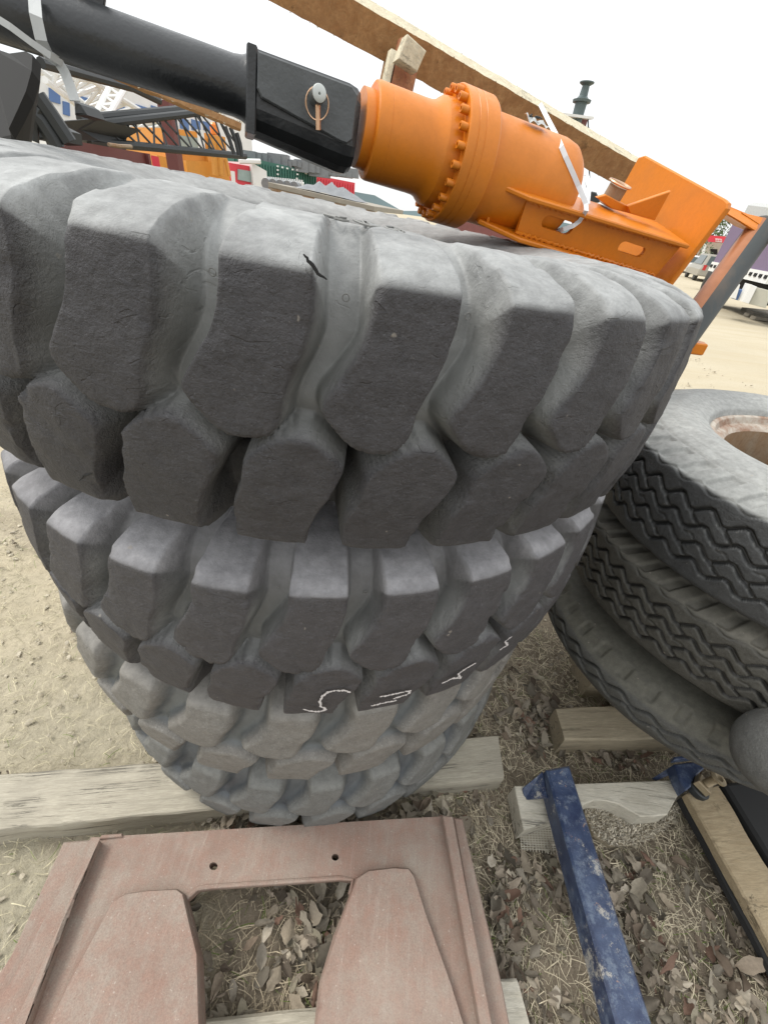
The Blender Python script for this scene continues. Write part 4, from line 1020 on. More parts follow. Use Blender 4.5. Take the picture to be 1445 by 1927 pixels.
def lattice(name, label, ch, d0, d1, r, rl, mat, nb, cat='crane boom', extra=()):
    # ch: chords as pairs of image places
    P = [(V3(*c[0], d0), V3(*c[1], d1)) for c in ch]; root = empty(name, P[0][0], label, cat)
    for a, b in P: mb = MB(); mb.tube([a, b], r, 8); mb.build('chord', mat, root)
    mb = MB()
    for i in range(nb):
        for k in range(len(P)-1 if len(P) > 2 else 1):
            a, b = P[k]; c, d = P[(k+1) % len(P)]
            f = i/nb; g_ = (i+.5)/nb; h_ = (i+1)/nb
            mb.tube([a+(b-a)*f, c+(d-c)*g_], rl, 5); mb.tube([c+(d-c)*g_, a+(b-a)*h_], rl, 5)
    mb.build('lacing', mat, root); return root
lattice('lattice_boom', 'white lattice crane boom in front of the blue panelled building', [((60, 120), (250, 265)), ((110, 110), (330, 250)), ((85, 150), (245, 275))], 15, 19, .07, .045, 'white', 7)
lattice('lattice_boom', 'white lattice crane mast leaning over the yellow striped cab', [((215, 150), (170, 235)), ((240, 160), (195, 235))], 16, 14, .06, .04, 'white', 5)
bl = lattice('lattice_boom', 'black lattice crane boom lying across the yard beside the orange crane', [((150, 224), (400, 200)), ((168, 266), (462, 294)), ((165, 236), (415, 207))], 5.6, 7.2, .034, .011, 'black_old', 6)
mb = MB(); mb.prism([V3(120, 226, 5.4), V3(186, 224, 5.5), V3(150, 244, 5.5), V3(186, 265, 5.6), V3(125, 262, 5.5)], Vector((.1, .5, 0)), .01); mb.build('boom_foot', 'black_old', bl)
# yellow striped crane body
mb, a, b, n = wallbox('', '', '', (170, 238), (318, 250), 12, 13, 0, 2.5, 'white'); root = empty('crane_carrier', (a.x, a.y, 0), 'white crane carrier with a yellow stripe behind the black boom', 'crane'); mb.build('body', 'white', root)
fpoly([(178, 247), (250, 254), (330, 268), (330, 282), (250, 275), (178, 262)], a, n, .2, .06).build('stripe', 'yellow', root)
fpoly([(178, 262), (250, 275), (330, 282), (330, 300), (170, 290)], a, n, .2, .07).build('chassis', 'dark', root)
fpoly([(276, 248), (306, 250), (310, 268), (276, 266)], a, n, .2, .09).build('window', 'glass', root)
# maroon beam
mb, a, b, n = wallbox('', '', '', (122, 262), (272, 288), 4.2, 4.9, 1.2, .14, 'maroon')
root = empty('steel_beam', (a.x, a.y, 0), 'maroon steel beam lying behind the top tyre at the left', 'beam'); mb.build('web', 'maroon', root)
mb = MB(); mb.prism([b+n*-.03, b+n*.17, Vector((b.x, b.y, b.z-.35))+n*.17, Vector((b.x, b.y, b.z-.35))-n*.03], (b-a).normalized()*.03); mb.build('end_plate', 'maroon', root)
mb = MB(); mb.tube([V3(205, 272, 4.4), V3(225, 275, 4.5), V3(248, 276, 4.6)], .012, 6); mb.build('chain', 'rim', root)
mb, a, b, n = wallbox('', '', '', (284, 292), (299, 295), 5.2, 5.2, 1.2, .2, 'maroon'); free(mb, 'steel_block', 'red', (a.x, a.y, 1.2), 'small dark red steel block right of the maroon beam end', 'steel block')
# stand for the beam and block so they rest on the yard
mb = MB(); 
for x_, d_ in ((150, 4.35), (262, 4.85)):
    p = V3(x_, 300, d_); mb.box((p.x, p.y+.07, .6), (.06, 0, 0), (0, .06, 0), (0, 0, .6))
free(mb, 'trestle', 'maroon', (p.x, p.y, 0), 'steel trestle carrying the maroon beam', 'trestle')
# black machine arms at left
root = empty('black_machine', V3(90, 250, 3.6), 'black machine with curved arms behind the drum at left', 'machine')
root.location.z = 0
for nm, pts, r in (('arm', [(70, 180), (95, 215), (130, 268)], .045), ('arm', [(58, 210), (78, 228), (100, 262), (108, 278)], .04), ('arm', [(40, 262), (58, 235), (74, 205)], .035), ('arm', [(60, 220), (62, 265)], .03)):
    mb = MB(); mb.tube([V3(x, y, 3.6) for x, y in pts], r, 8); mb.build(nm, 'black_old', root)
mb = MB(); mb.prism([V3(138, 188, 3.9), V3(150, 196, 3.9), V3(163, 216, 3.9), V3(140, 216, 3.9)], Vector((0, .2, 0)), .01); mb.build('fender', 'black_old', root)
mb = MB(); mb.prism([V3(60, 222, 3.9), V3(92, 238, 3.9), V3(96, 262, 3.9), V3(66, 262, 3.9)], Vector((0, .3, 0)), .01); mb.build('housing', 'black_old', root)
mb = MB(); mb.box((root.location.x, root.location.y+.5, .8), (.6, 0, 0), (0, .3, 0), (0, 0, .8)); mb.build('chassis', 'black_old', root)
mb = MB(); mb.tube([V3(78, 118, 5.2), V3(250, 165, 6.4), V3(300, 190, 6.8)], .035, 8); free(mb, 'steel_pipe', 'black_old', V3(78, 118, 5.2), 'long dark pipe crossing behind the grey strap', 'pipe')
# brown post
mb = MB(); p = V3(312, 190, 7.6); q_ = V3(316, 240, 7.6); mb.box((p.x, p.y, p.z/2), (.075, 0, 0), (0, .075, 0), (0, 0, p.z/2)); free(mb, 'steel_post', 'maroon', (p.x, p.y, 0), 'brown steel post left of the orange crane cab', 'post')
# orange crane
def orange_crane():
    mb, a, b, n = wallbox('', '', '', (322, 241), (385, 250), 9, 9.3, 1.55, 1.5, 'orange_dark')
    root = empty('orange_crane', (a.x, a.y, 0), 'small orange mobile crane with a glazed cab behind the black boom', 'crane')
    mb.build('cab', 'orange_dark', root)
    fpoly([(333, 254), (374, 260), (378, 288), (334, 286)], a, n, .1, .02).build('window', 'glass_pale', root)
    mb2, a2, b2, n2 = wallbox('', '', '', (386, 250), (424, 258), 9.2, 9.4, 1.3, 1.4, 'orange_dark'); mb2.build('cab_side', 'orange_dark', root)
    fpoly([(392, 260), (416, 264), (418, 288), (392, 286)], a2, n2, .1, .02).build('window', 'glass', root)
    mb, a3, b3, n3 = wallbox('', '', '', (296, 292), (352, 304), 8.6, 8.8, 1.0, 1.2, 'orange_dark'); mb.build('hood', 'orange_dark', root)
    mb, a3, b3, n3 = wallbox('', '', '', (350, 302), (430, 306), 8.5, 8.7, .6, 1.6, 'orange_dark'); mb.build('body', 'orange_dark', root)
    for x in (402, 413): mb = MB(); bar(mb, (x, 262), (x+4, 330), 8.4, 8.4, .05); mb.build('hydraulic_arm', 'orange_dark', root)
    mb = MB(); bar(mb, (425, 300), (432, 332), 8.4, 8.4, .03); bar(mb, (418, 300), (410, 332), 8.4, 8.4, .03); mb.build('brace', 'orange_dark', root)
    mb = MB(); p = V3(403, 240, 9); mb.lathe(p, Vector((0, 0, 1)), X, Y, [(-.08, .06), (.03, .06), (.06, .03), (.06, 0)], 12); mb.build('beacon', 'lamp_orange', root)
    mb = MB(); bar(mb, (377, 245), (382, 292), 8.3, 8.3, .05); mb.build('mirror', 'white', root)
    for dx in (-.5, 1.3):
        mb = MB(); mb.lathe(Vector((a.x+dx, a.y-.2, .5)), Vector((0, 1, 0)), X, Vector((0, 0, 1)), [(0, 0), (0, .3), (.02, .48), (.3, .48), (.3, 0)], 24); mb.build('wheel', 'tyre_far', root)
orange_crane()
# black hoses
for i, (p, m_, q_) in enumerate((((424, 238), (432, 262), (441, 290)), ((434, 240), (443, 262), (450, 292)), ((446, 250), (452, 270), (456, 296)))):
    mb = MB(); mb.tube([V3(*p, 6), V3(*m_, 6), V3(*q_, 6)], .022, 6); free(mb, 'hose', 'black_old', V3(*q_, 6), ['black hose nearest the orange cab', 'middle black hose of three beneath the black pipe end', 'black hose nearest the yoke'][i], 'hose', 'hoses hanging by the lattice boom')
# red truck
def red_truck():
    mb, a, b, n = wallbox('', '', '', (432, 306), (483, 315), 13, 13.4, .9, 2.0, 'red'); root = empty('red_truck', (a.x, a.y, 0), 'red truck cab with white roof fairing in front of the green container', 'truck')
    mb.build('cab', 'red', root)
    fpoly([(447, 318), (472, 322), (481, 345), (447, 338)], a, n, .1, .03).build('window', 'glass_pale', root)
    mb, a2, b2, n2 = wallbox('', '', '', (474, 306), (502, 322), 13.2, 13.4, 1.6, 1.8, 'white'); mb.build('roof_fairing', 'white', root)
    mb, a2, b2, n2 = wallbox('', '', '', (484, 322), (500, 326), 13.3, 13.5, .9, 1.6, 'strap_grey'); mb.build('fairing_side', 'strap_grey', root)
    mb = MB(); bar(mb, (450, 303), (490, 304), 13, 13.2, .05); mb.build('roof_rack', 'white', root)
    mb = MB(); bar(mb, (438, 322), (440, 345), 12.6, 12.6, .05); mb.build('mirror', 'white', root)
    for dx in (-.3, 1.2):
        mb = MB(); mb.lathe(Vector((a.x+dx, a.y-.1, .5)), Vector((0, 1, 0)), X, Vector((0, 0, 1)), [(0, 0), (0, .3), (.02, .5), (.3, .5), (.3, 0)], 24); mb.build('wheel', 'tyre_far', root)
red_truck()
def container(name, label, p0, p1, d0, d1, mat, nr, z0=0):
    mb, a, b, n = wallbox('', '', '', p0, p1, d0, d1, z0, 2.4, mat); root = empty(name, (a.x, a.y, z0), label, 'container'); mb.build('body', mat, root)
    mb = MB(); 
    for i in range(nr):
        p = a+(b-a)*((i+.5)/nr); w_ = (b-a)*(.22/nr); zz = (p.z-z0)/2
        mb.box((p.x-n.x*.02, p.y-n.y*.02, z0+zz), (w_.x, w_.y, 0), n*.02, (0, 0, zz*.93))
    mb.build('ribs', mat, root); return root, a, b, n
gc, a, b, n = container('shipping_container', 'dark green shipping container with white markings behind the red truck', (440, 290), (596, 325), 19, 21, 'green_cont', 30)
for i, (x, y) in enumerate([(519, 311), (528, 313), (537, 315), (547, 317), (519, 318), (519, 326), (556, 318), (556, 326), (555, 334)]):
    mb = fpoly([(x, y), (x+3, y+.5), (x+3, y+3.5), (x, y+3)], a, n, .03, .09); mb.build('marking', 'white', gc)
mb = fpoly([(572, 320), (576, 320.6), (576, 328), (572, 327.4)], a, n, .03, .09); mb.build('marking', 'white', gc)
container('shipping_container', 'bright red shipping container right of the dark green one', (597, 330), (668, 344), 23, 24, 'red_cont', 14)
# stacked silhouettes above containers
mb = MB()
random.seed(11)
for i in range(18):
    x = 470+i*11; p = V3(x, 300+(x-470)*.16+random.uniform(-6, 1), 20.5); mb.box(p, (.18+.2*random.random(), 0, 0), (0, .2, 0), (0, 0, .08+.12*random.random()))
free(mb, 'scrap_pile', 'grey_tarp', V3(560, 320, 20.5), 'low clutter of grey gear on the container roof', 'clutter')
# white pipe rack
root = empty('pipe_rack', V3(530, 345, 12), 'white pipe rack with short uprights before the green container', 'rack'); root.location.z = 0
for i in range(16):
    x = 502+i*4.4; mb = MB(); bar(mb, (x, 332+(x-502)*.1), (x+.6, 346+(x-502)*.13), 12, 12, .022, 5); mb.build('upright', 'white', root)
for y in (341, 346): mb = MB(); bar(mb, (498, y-4), (572, y+5), 12, 12.1, .03, 6); mb.build('rail', 'white', root)
for i in range(5): mb = MB(); p = V3(508+i*13, 347+i*1.6, 12); mb.lathe(p-Vector((0, .3, 0)), Y, X, Z, [(0, 0), (0, .1), (.4, .1)], 12); mb.build('pipe', 'grey_tarp', root)
for x_ in (505, 565): mb = MB(); p = V3(x_, 350, 12); mb.box((p.x, p.y, p.z/2), (.04, 0, 0), (0, .04, 0), (0, 0, p.z/2)); mb.build('leg', 'grey_tarp', root)
# flatbed
def flatbed():
    a, b = V3(505, 352, 6.5), V3(704, 398, 6.0); n = Vector((-(b-a).y, (b-a).x, 0)).normalized(); n = n if n.y > 0 else -n
    root = empty('flatbed_trailer', (a.x, a.y, 0), 'weathered flatbed trailer deck with a crumpled grey tarpaulin on it', 'trailer')
    mb = MB(); mb.prism([a, b, b+n*1.6, a+n*1.6], (0, 0, .05), .004); mb.build('deck', 'deck', root)
    mb = MB(); mb.prism([a-Vector((0, 0, .12)), b-Vector((0, 0, .12)), b-Vector((0, 0, .002)), a-Vector((0, 0, .002))], n*.08); mb.build('side_rail', 'rim', root)
    for f in (.35, .97): p = a+(b-a)*f; mb = MB(); mb.box((p.x, p.y+.5, p.z/2-.05), (.04, 0, 0), (0, .04, 0), (0, 0, p.z/2-.06)); mb.build('leg', 'black_old', root)
    p = a+(b-a)*.5+n*.2; gv = []
    for i in range(15):
        for j in range(7):
            u_, v_ = (i-7)/7, (j-3)/3; h_ = .09*max(0, 1-u_*u_)*max(0, 1-v_*v_*.9)*(1+.5*math.sin(i*1.9+j*2.3))+.055
            gv.append(p+(b-a).normalized()*u_*.42+n*(v_+.6)*.3+Vector((0, 0, h_)))
    mb = MB(); mb.add(gv, [(i*7+j, i*7+j+1, i*7+j+8, i*7+j+7) for i in range(14) for j in range(6)], True)
    free(mb, 'tarpaulin', 'grey_tarp', p, 'crumpled grey tarpaulin lying on the flatbed deck', 'tarpaulin')
flatbed()
# red roofed building with chimney
def chimney_building():
    mb, a, b, n = wallbox('', '', '', (1020, 213), (1106, 224), 28, 30, 0, 8, 'maroon'); root = empty('red_building', (b.x, b.y, 0), 'dark red building gable with a metal chimney above the wooden rail', 'building')
    mb.build('wall', 'maroon', root)
    fpoly([(1010, 209), (1106, 221), (1105, 226), (1010, 214)], a, n, .3, .4).build('eave', 'white', root)
    c = V3(1087, 216, 29.5)
    mb = MB(); mb.lathe(c, Z, X, Y, [(-.3, .26), (.42, .28), (.43, .42), (.52, .44), (.56, .30), (.66, .20), (1.0, .17), (1.01, .17), (1.10, .34), (1.14, .34), (1.15, 0)], 24); mb.build('chimney', 'galv', root)
    for x0, y0, x1, y1 in ((1106, 224, 1109, 345), (1107, 240, 1112, 300), (1100, 330, 1107, 372)): mb = MB(); mb.tube([V3(x0, y0, 27), V3(x1, y1, 27)], .03, 5); mb.build('wire', 'black_old', root)
chimney_building()
mb = MB(); mb.prism([V3(1108, 372, 6), V3(1113, 360, 6), V3(1122, 362, 6), V3(1130, 380, 6), V3(1110, 382, 6)], Vector((.1, .5, 0)), .01); free(mb, 'engine_part', 'black_old', V3(1120, 382, 6), 'small black machine part glimpsed between motor and bracket', 'machine part')
# ---------------- right hand side
def red_roof_shop():
    mb, a, b, n = wallbox('', '', '', (1290, 452), (1390, 460), 62, 62, -2, 8, 'beige'); root = empty('shop_building', (a.x, a.y, 0), 'low beige building with a bright red fascia beyond the cars', 'building')
    mb.build('wall', 'beige', root)
    fpoly([(1290, 440), (1395, 448), (1395, 460), (1290, 452)], a, n, .6, 1.2).build('fascia', 'red', root)
    fpoly([(1345, 449.2), (1357, 450.3), (1357, 456.5), (1345, 455.3)], a, n, .1, 1.3).build('sign', 'white', root)
    for x in (1345.6, 1348.6, 1351.6, 1354.4): fpoly([(x, 450.8), (x+1.3, 451), (x+1.3, 454.6), (x, 454.4)], a, n, .05, 1.36).build('sign_letter', 'red', root)
    fpoly([(1336, 468), (1349, 469), (1349, 481), (1336, 480)], a, n, .1, .05).build('window', 'dark', root)
    fpoly([(1298, 470), (1310, 471), (1310, 485), (1298, 484)], a, n, .1, .05).build('window', 'dark', root)
    for x in (1326, 1308): mb = MB(); mb.tube([V3(x+1, 456, 58), V3(x-5, 480, 58)], .12, 6); mb.build('post', 'white', root)
red_roof_shop()
mb = MB(); pts = []
for i in range(40):
    az = math.radians(-60+i*3.2); d = 420; hgt_ = 1.77+d*(.016+.012*math.sin(i*.9)+.008*math.sin(i*2.3+1)) + (4 if 28 < i < 33 else 0)
    pts.append((math.sin(az)*d, math.cos(az)*d, max(hgt_*.8, 2)))
vs = [(x, y, -5) for x, y, z in pts]+[(x*1.02, y*1.02, z) for x, y, z in pts]+[(x*1.4, y*1.4, -5) for x, y, z in pts]; n_ = len(pts)
mb.add(vs, [(i, i+1, n_+i+1, n_+i) for i in range(n_-1)]+[(n_+i, n_+i+1, 2*n_+i+1, 2*n_+i) for i in range(n_-1)], True); tag(mb.build('hills', 'hill'), kind='structure')
def bush(name, label, px, py, d, h, w_, n=260, tr=True):
    base = V3(px, py, d); root = empty(name, (base.x, base.y, 0), label, 'tree'); mb = MB()
    for i in range(n):
        a_ = random.uniform(0, 6.28); r = w_*random.random()**.6; zz = h*(.25+.75*random.random()); r *= math.sin(min(1, (1.05-zz/h)*1.6)*1.57); p = Vector((base.x+r*math.cos(a_), base.y+r*math.sin(a_), zz))
        e = [Vector((random.uniform(-1, 1), random.uniform(-1, 1), random.uniform(-1, 1)))*.13*h/3 for _ in range(3)]; mb.add([p+k for k in e], [(0, 1, 2)])
    mb.build('crown', 'leaf_green', root); mb = MB(); mb.tube([Vector((base.x, base.y, -.1)), Vector((base.x, base.y, h*.7))], [.1, .03], 6); mb.build('trunk', 'maroon', root)
bush('tree', 'small green tree left of the beige building front', 1309, 490, 52, 2.6, 1.6)
bush('tree', 'dark tree standing above the red fascia', 1340, 445, 75, 6.0, 2.2)
bush('tree', 'lower tree right of the dark one over the red fascia', 1352, 445, 78, 5.4, 1.6)
def car(name, label, px, py, d, yaw, L_, W_, H_, mat, cat='car', lights=True):
    c = gp(px, py) if d is None else V3(px, py, d); c = Vector((c.x, c.y, 0)); root = empty(name, c, label, cat)
    f = Vector((math.cos(yaw), math.sin(yaw), 0)); s_ = Vector((-f.y, f.x, 0))
    def P(x, y, z): return c+f*x+s_*y+Vector((0, 0, z))
    def loft(secs, nm, m, bv=.0):
        vs = []; n = len(secs[0]); 
        for sec in secs: vs += sec
        mb = MB(); mb.add(vs, [(k*n+i, k*n+(i+1) % n, (k+1)*n+(i+1) % n, (k+1)*n+i) for k in range(len(secs)-1) for i in range(n)]+[tuple(range(n))[::-1], tuple(range((len(secs)-1)*n, len(secs)*n))], False); return mb.build(nm, m, root)
    def sec(x, w0, z0, w1, z1): return [P(x, -w0, z0), P(x, w0, z0), P(x, w0*1.0, (z0+z1)*.55), P(x, w1, z1), P(x, -w1, z1), P(x, -w0, (z0+z1)*.55)]
    h = W_/2; zb = .32; zh = H_*.58
    loft([sec(-L_/2, h*.9, zb+.1, h*.85, zh*.95), sec(-L_/2+.1, h, zb, h*.93, zh), sec(L_*.2, h, zb, h*.93, zh), sec(L_*.28, h, zb, h*.9, zh*.97), sec(L_/2-.15, h*.97, zb, h*.85, zh*.86), sec(L_/2, h*.85, zb+.15, h*.75, zh*.75)], 'body', mat)
    loft([[P(-L_/2+.08, -h*.9, zh), P(-L_/2+.08, h*.9, zh), P(-L_/2+.35, h*.76, H_), P(-L_/2+.35, -h*.76, H_)], [P(L_*.24, -h*.9, zh), P(L_*.24, h*.9, zh), P(L_*.06, h*.76, H_), P(L_*.06, -h*.76, H_)]], 'cabin', mat)
    mb = MB(); mb.prism([P(-L_/2+.10, -h*.72, zh+.06), P(-L_/2+.10, h*.72, zh+.06), P(-L_/2+.30, h*.62, H_-.1), P(-L_/2+.30, -h*.62, H_-.1)], -f*.03); mb.build('window', 'glass', root)
    for sg in (-1, 1): mb = MB(); mb.prism([P(-L_*.38, sg*h*.90, zh+.05), P(L_*.18, sg*h*.90, zh+.05), P(L_*.04, sg*h*.79, H_-.1), P(-L_*.36, sg*h*.79, H_-.1)], s_*sg*.03); mb.build('window', 'glass', root)
    for sx in (-.31, .31):
        for sg in (-1, 1): 
            mb = MB(); mb.lathe(P(L_*sx, sg*h*.98, .34), -s_*sg, f, Z, [(0, 0), (0, .22), (-.01, .3), (.02, .34), (.2, .34), (.2, 0)], 24); mb.build('wheel', 'tyre_far', root)
    for sg in (-1, 1): mb = MB(); mb.prism([P(-L_/2-.01, sg*h*.84, zh*.72), P(-L_/2-.01, sg*h*.64, zh*.72), P(-L_/2+.0, sg*h*.64, zh*1.05), P(-L_/2+.0, sg*h*.84, zh*1.05)], f*.08); mb.build('tail_light', 'lamp_red', root)
    mb = MB(); mb.prism([P(-L_/2-.06, -h*.9, zb+.05), P(-L_/2-.06, h*.9, zb+.05), P(-L_/2-.06, h*.9, zb+.28), P(-L_/2-.06, -h*.9, zb+.28)], f*.15); mb.build('bumper', mat, root)
    return root
car('parked_car', 'champagne coloured sport utility car parked beyond the yard, seen from behind', 1324, 519, 42, math.radians(72), 4.6, 1.9, 1.62, 'car_beige')
car('parked_car', 'white car with dark rear left of the champagne car', 1297, 505, 52, math.radians(60), 4.3, 1.8, 1.35, 'white')
car('parked_car', 'dark car farther off behind the white one', 1302, 493, 74, math.radians(20), 4.4, 1.8, 1.45, 'black_old')
for i, (x, y) in enumerate(((1318, 540), (1329, 541))):
    p = gp(x, y); d = Vector((p.x, p.y, 0))*.93; mb = MB(); fx = Vector((.86, -.5, 0)).normalized(); yx = Vector((-fx.y, fx.x, 0))
    mb.lathe(d+Vector((0, 0, .55)), fx, yx, Z, [(0, .3), (-.03, .33), (0, .5), (.03, .55), (.25, .55), (.28, .5), (.3, .33), (.27, .3)], 32); free(mb, 'upright_tyre', 'tyre_far', d, ['left one of two dark tyres standing upright before the champagne car', 'right one of two dark tyres standing upright before the champagne car'][i], 'tyre', 'upright tyres by the car')
def trailer():
    D0 = 24.0
    a = V3(1382, 413, D0); b = V3(1500, 436, D0*.80); n = Vector((-(b-a).y, (b-a).x, 0)).normalized(); n = n if n.x > 0 else -n
    zr = V3(1395, 500, D0).z
    root = empty('box_trailer', (a.x, a.y, 0), 'purple tarpaulin sided trailer on a white chassis at the right edge', 'trailer')
    mb = MB(); mb.add([(a.x, a.y, zr), (b.x, b.y, zr), (b.x+n.x*2.4, b.y+n.y*2.4, zr), (a.x+n.x*2.4, a.y+n.y*2.4, zr), a, b, b+n*2.4, a+n*2.4], [(3, 2, 1, 0), (4, 5, 6, 7), (0, 1, 5, 4), (1, 2, 6, 5), (2, 3, 7, 6), (3, 0, 4, 7)]); mb.build('body', 'purple', root)
    e0, e1 = Vector((a.x, a.y, zr)), Vector((b.x, b.y, zr))
    mb = MB(); mb.prism([e0-n*.05, e1-n*.05, e1-n*.05-Vector((0, 0, .32)), e0-n*.05-Vector((0, 0, .32))], n*.2); mb.build('chassis_rail', 'white', root)
    for i in range(14): 
        p = e0+(e1-e0)*((i+.5)/14)-n*.06-Vector((0, 0, .14)); mb = MB(); mb.box(p, (e1-e0).normalized()*.09, n*.02, (0, 0, .05)); mb.build('rail_slot', 'dark', root)
    mb = MB(); q0 = a-n*.1+Vector((0, 0, .02)); q1 = b-n*.1+Vector((0, 0, .02)); mb.prism([q0+n*.3, q1+n*.3, q1+n*2.2, q0+n*2.2], (0, 0, .55), .1); mb.build('roof', 'strap_grey', root)
    mb = MB(); mb.prism([e0+n*.3-Vector((0, 0, .34)), e1+n*.3-Vector((0, 0, .34)), e1+n*2.2-Vector((0, 0, .34)), e0+n*2.2-Vector((0, 0, .34))], (0, 0, -.55)); mb.build('undercarriage', 'dark', root)
    for f_ in (.1, .2): p = e0+(e1-e0)*f_; mb = MB(); mb.lathe(Vector((p.x, p.y, .5))+n*.3, n, (e1-e0).normalized(), Z, [(0, 0), (0, .5), (.3, .5), (.3, 0)], 24); mb.build('wheel', 'tyre_far', root)
trailer()
def cab(name, label, pts, d, mat, th=.5):
    P = [V3(x, y, d) for x, y in pts]; mb = MB(); mb.prism(P, Vector((.25, .97, 0))*th, .01); return free(mb, name, mat, (P[0].x, P[0].y, 0), label, 'cabinet')
cab('cabinet', 'narrow white cabinet left of the blue crate under the trailer', [(1386, 532), (1392, 536), (1384, 563), (1374, 560)], 19, 'white')
cab('crate', 'blue crate between two white cabinets under the trailer', [(1392, 545), (1407, 548), (1399, 568), (1383, 564)], 19.2, 'blue_wall')
cab('cabinet', 'wide white cabinet right of the blue crate under the trailer', [(1412, 535), (1424, 540), (1408, 572), (1396, 568)], 18.8, 'white')
cab('cabinet', 'pale grey cabinet at the right edge under the trailer', [(1424, 541), (1452, 548), (1440, 580), (1408, 572)], 18.9, 'beige')
for i in range(5):
    p = gp(1420+i*9, 583+i*5+random.random()*4); mb = MB(); mb.box((p.x, p.y, .06), (random.uniform(.5, 1), .2*random.random(), 0), (-.03, .1, 0), (0, 0, .05)); free(mb, 'scrap_board', 'deck', (p.x, p.y, 0), ['scrap board farthest left on the ground by the cabinets', 'second scrap board from the left by the cabinets', 'middle scrap board on the ground by the cabinets', 'fourth scrap board by the cabinets', 'scrap board nearest the right edge of the yard'][i], 'board', 'scrap boards by the cabinets')

# ------------------------------------------------------------------ litter: leaves, straw, pebbles, carpet
def in_dark(x, y): return (x > .25 and y < 2.4) or (y < .6 and x > -.45)
def scatter_leaves():
    r = np.random.default_rng(3); mbv, mbf, mbc = [], [], []; o = 0
    pal = [(.34, .29, .225), (.42, .37, .29), (.28, .23, .175), (.46, .41, .33), (.20, .155, .115), (.38, .32, .25), (.30, .265, .205), (.26, .23, .18), (.36, .31, .24), (.24, .15, .11), (.30, .27, .20), (.33, .28, .21)]
    zones = [((.50, 1.35), (-.15, .62), 900), ((.25, 1.9), (.55, 1.4), 420), ((-.5, .45), (-.1, .55), 620), ((.7, 1.3), (.72, 1.05), 260), ((-.3, .5), (.5, .8), 90), ((-2.5, -.5), (0, 3), 60), ((.3, 3), (1.2, 3), 100)]
    for (x0, x1), (y0, y1), n in zones:
        for _ in range(int(n*2.3)):
            x, y = r.uniform(x0, x1), r.uniform(y0, y1)
            if math.sin(x*9+1.3*math.sin(y*7))*math.sin(y*11+x*3)+r.normal(0, .5) < -.15: continue
            Ln = r.choice((r.uniform(.006, .016), r.uniform(.012, .024), r.uniform(.020, .034))); Wd = Ln*r.uniform(.4, .95)/1.4; a = r.uniform(0, 6.28); curl = r.uniform(-.9, 1.8); tx, ty = r.normal(0, .38, 2); z = .004+r.random()*.016; fold = r.uniform(-.8, 1.3)
            if (.60 < x < 1.38 and .50 < y < .80): continue
            us = np.linspace(-1, 1, 6); V = []
            for u in us:
                ww = Wd*math.sqrt(max(0, 1-u*u*.98))*(1-.28*u)*r.uniform(.55, 1.25)
                for v in (-1, -.5, 0, .5, 1):
                    lx = u*Ln; ly = v*ww; lz = curl*Ln*.4*u*u+abs(v)*ww*fold+r.normal(0, .0022)
                    V.append((lx, ly, lz+lx*tx+ly*ty))
            V = np.array(V); ca, sa = math.cos(a), math.sin(a); W = np.c_[V[:, 0]*ca-V[:, 1]*sa+x, V[:, 0]*sa+V[:, 1]*ca+y, V[:, 2]-V[:, 2].min()+z]
            mbv.append(W); mbf += [(o+i*5+j, o+i*5+j+1, o+i*5+j+6, o+i*5+j+5) for i in range(5) for j in range(4)]; o += 30
            c = np.array(pal[r.integers(len(pal))])*r.uniform(.35, 1.2); mbc.append(np.tile(np.r_[c, 1], (30, 1)))
    ob = np_mesh('leaf_litter', np.vstack(mbv), np.array(mbf), 'litter', None, np.vstack(mbc), True, 'tint'); ob['kind'] = 'stuff'
scatter_leaves()
def scatter_straw():
    r = np.random.default_rng(5); V, Fc, C_ = [], [], []; o = 0
    zones = [((.25, 1.9), (-.2, 1.5), 16000, .034, (.50, .44, .32)), ((-.5, .5), (-.15, .6), 3600, .04, (.40, .34, .24)), ((-2.6, -.4), (-.2, 2.8), 15000, .024, (.42, .38, .26)), ((.3, 2.6), (1.2, 3), 2500, .03, (.32, .28, .2))]
    for (x0, x1), (y0, y1), n, ln, col in zones:
        for _ in range(n):
            x, y = r.uniform(x0, x1), r.uniform(y0, y1); a = r.uniform(0, 6.28); L_ = ln*r.uniform(.4, 2.2); b_ = r.normal(0, .38); w_ = .0007*r.uniform(.7, 1.6); z0, z1 = r.uniform(0, .006), r.uniform(0, .022)
            P = []
            for k in range(4):
                f = k/3; aa = a+b_*f; P.append((x+math.cos(aa)*L_*f, y+math.sin(aa)*L_*f, z0*(1-f)+z1*f+.004*math.sin(f*3.1)))
            for k in range(4): px, py, pz = P[k]; V += [(px-math.sin(a)*w_, py+math.cos(a)*w_, pz), (px+math.sin(a)*w_, py-math.cos(a)*w_, pz+.0004)]
            Fc += [(o+2*k, o+2*k+1, o+2*k+3, o+2*k+2) for k in range(3)]; o += 8
            c = np.array(col)*r.uniform(.6, 1.7); 
            if r.random() < .06: c = np.array((.16, .22, .06))
            C_.append(np.tile(np.r_[c, 1], (8, 1)))
    ob = np_mesh('dry_grass', np.array(V), np.array(Fc), 'litter', None, np.vstack(C_), False, 'tint'); ob['kind'] = 'stuff'
scatter_straw()
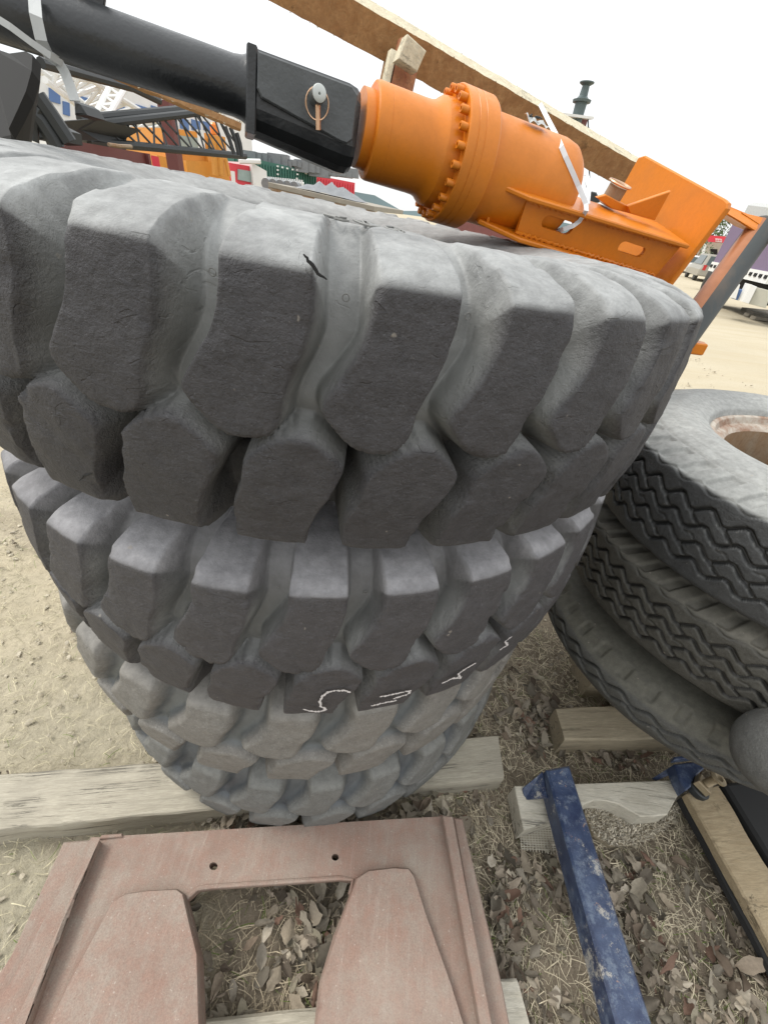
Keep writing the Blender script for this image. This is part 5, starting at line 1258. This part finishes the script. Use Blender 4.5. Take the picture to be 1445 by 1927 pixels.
def scatter_pebbles():
    r = np.random.default_rng(8); V, Fc, C_ = [], [], []; o = 0
    oc = np.array([(1,0,0),(-1,0,0),(0,1,0),(0,-1,0),(0,0,1),(0,0,-1),(.6,.6,.6),(-.6,.6,.6),(.6,-.6,.6),(-.6,-.6,.6)], float)
    fs = [(4,6,8),(4,7,6),(4,9,7),(4,8,9),(0,8,6),(2,6,7),(1,7,9),(3,9,8),(0,6,2),(2,7,1),(1,9,3),(3,8,0),(0,2,5),(2,1,5),(1,3,5),(3,0,5)]
    for (x0, x1), (y0, y1), n, s_ in (((-2.6, -.3), (-.1, 3), 1500, .006), ((.2, 2), (-.1, 2), 900, .005), ((-.8, .4), (.45, .75), 160, .012), ((2, 6), (2, 9), 700, .012)):
        for _ in range(n):
            x, y = r.uniform(x0, x1), r.uniform(y0, y1); s = s_*r.lognormal(0, .45); Q = oc*s*r.uniform(.7, 1.3, 3)*np.array([1.2, 1, .6])+r.normal(0, s*.12, (10, 3)); a = r.uniform(0, 6.28)
            Q = np.c_[Q[:, 0]*math.cos(a)-Q[:, 1]*math.sin(a)+x, Q[:, 0]*math.sin(a)+Q[:, 1]*math.cos(a)+y, Q[:, 2]+s*.15]
            V.append(Q); Fc += [tuple(i+o for i in f) for f in fs]; o += 10; c = np.array((.48, .43, .33))*r.uniform(.75, 1.2)
            C_.append(np.tile(np.r_[c, 1], (10, 1)))
    ob = np_mesh('gravel', np.vstack(V), np.array(Fc), 'litter', None, np.vstack(C_), False, 'tint'); ob['kind'] = 'stuff'
scatter_pebbles()
def carpet():
    # shaggy carpet scrap poking out under the white board
    outl = [(1098, 1500), (1290, 1480), (1283, 1510), (1262, 1545), (1232, 1572), (1190, 1590), (1150, 1592), (1118, 1570), (1102, 1535)]
    outl2 = [(975, 1560), (1040, 1548), (1046, 1580), (1032, 1604), (1008, 1590), (985, 1580)]
    r = np.random.default_rng(4)
    root = empty('carpet_scrap', gp(1180, 1550), 'shaggy beige carpet scrap poking out below the white scalloped board', 'carpet')
    zc_ = .035
    for nm, ol, n in (('pile', outl, 5200), ('woven_backing', outl2, 0)):
        P = [gp(x, y, zc_) for x, y in ol]; mb = MB(); mb.prism([Vector((p.x, p.y, zc_-.006)) for p in P], (0, 0, -.02), 0); mb.build('backing', 'timber_b' if n else 'timber', root)
        xs = [p.x for p in P]; ys = [p.y for p in P]; V, Fc, C_ = [], [], []; o = 0
        def inside(x, y):
            c = False; j = len(P)-1
            for i in range(len(P)):
                if (P[i].y > y) != (P[j].y > y) and x < (P[j].x-P[i].x)*(y-P[i].y)/(P[j].y-P[i].y)+P[i].x: c = not c
                j = i
            return c
        if n:
            while o < n*8:
                x, y = r.uniform(min(xs), max(xs)), r.uniform(min(ys), max(ys))
                if not inside(x, y): continue
                a = r.uniform(0, 6.28); tx, ty = r.normal(0, .006, 2); w_ = .0013; h_ = r.uniform(.010, .020)
                for k in range(4): f = k/3; cx_, cy_ = x+tx*f*f, y+ty*f*f; V += [(cx_-math.cos(a)*w_, cy_-math.sin(a)*w_, zc_-.008+h_*f), (cx_+math.cos(a)*w_, cy_+math.sin(a)*w_, zc_-.008+h_*f)]
                Fc += [(o+2*k, o+2*k+1, o+2*k+3, o+2*k+2) for k in range(3)]; o += 8; c = np.array((.72, .66, .54))*r.uniform(.5, 1.35); C_.append(np.tile(np.r_[c, 1], (8, 1)))
            ob = np_mesh('pile', np.array(V)-np.array(root.location), np.array(Fc), 'litter', root, np.vstack(C_), False, 'tint')
        else:
            mb = MB(); 
            for i in range(14):
                x = min(xs)+(max(xs)-min(xs))*i/13; mb.tube([Vector((x, min(ys)-.004, zc_)), Vector((x+.01, max(ys), zc_))], .0012, 4)
                y = min(ys)+(max(ys)-min(ys))*i/13; mb.tube([Vector((min(xs), y, zc_+.001)), Vector((max(xs), y+.01, zc_+.001))], .0012, 4)
            mb.build('weave', 'board', root)
carpet()
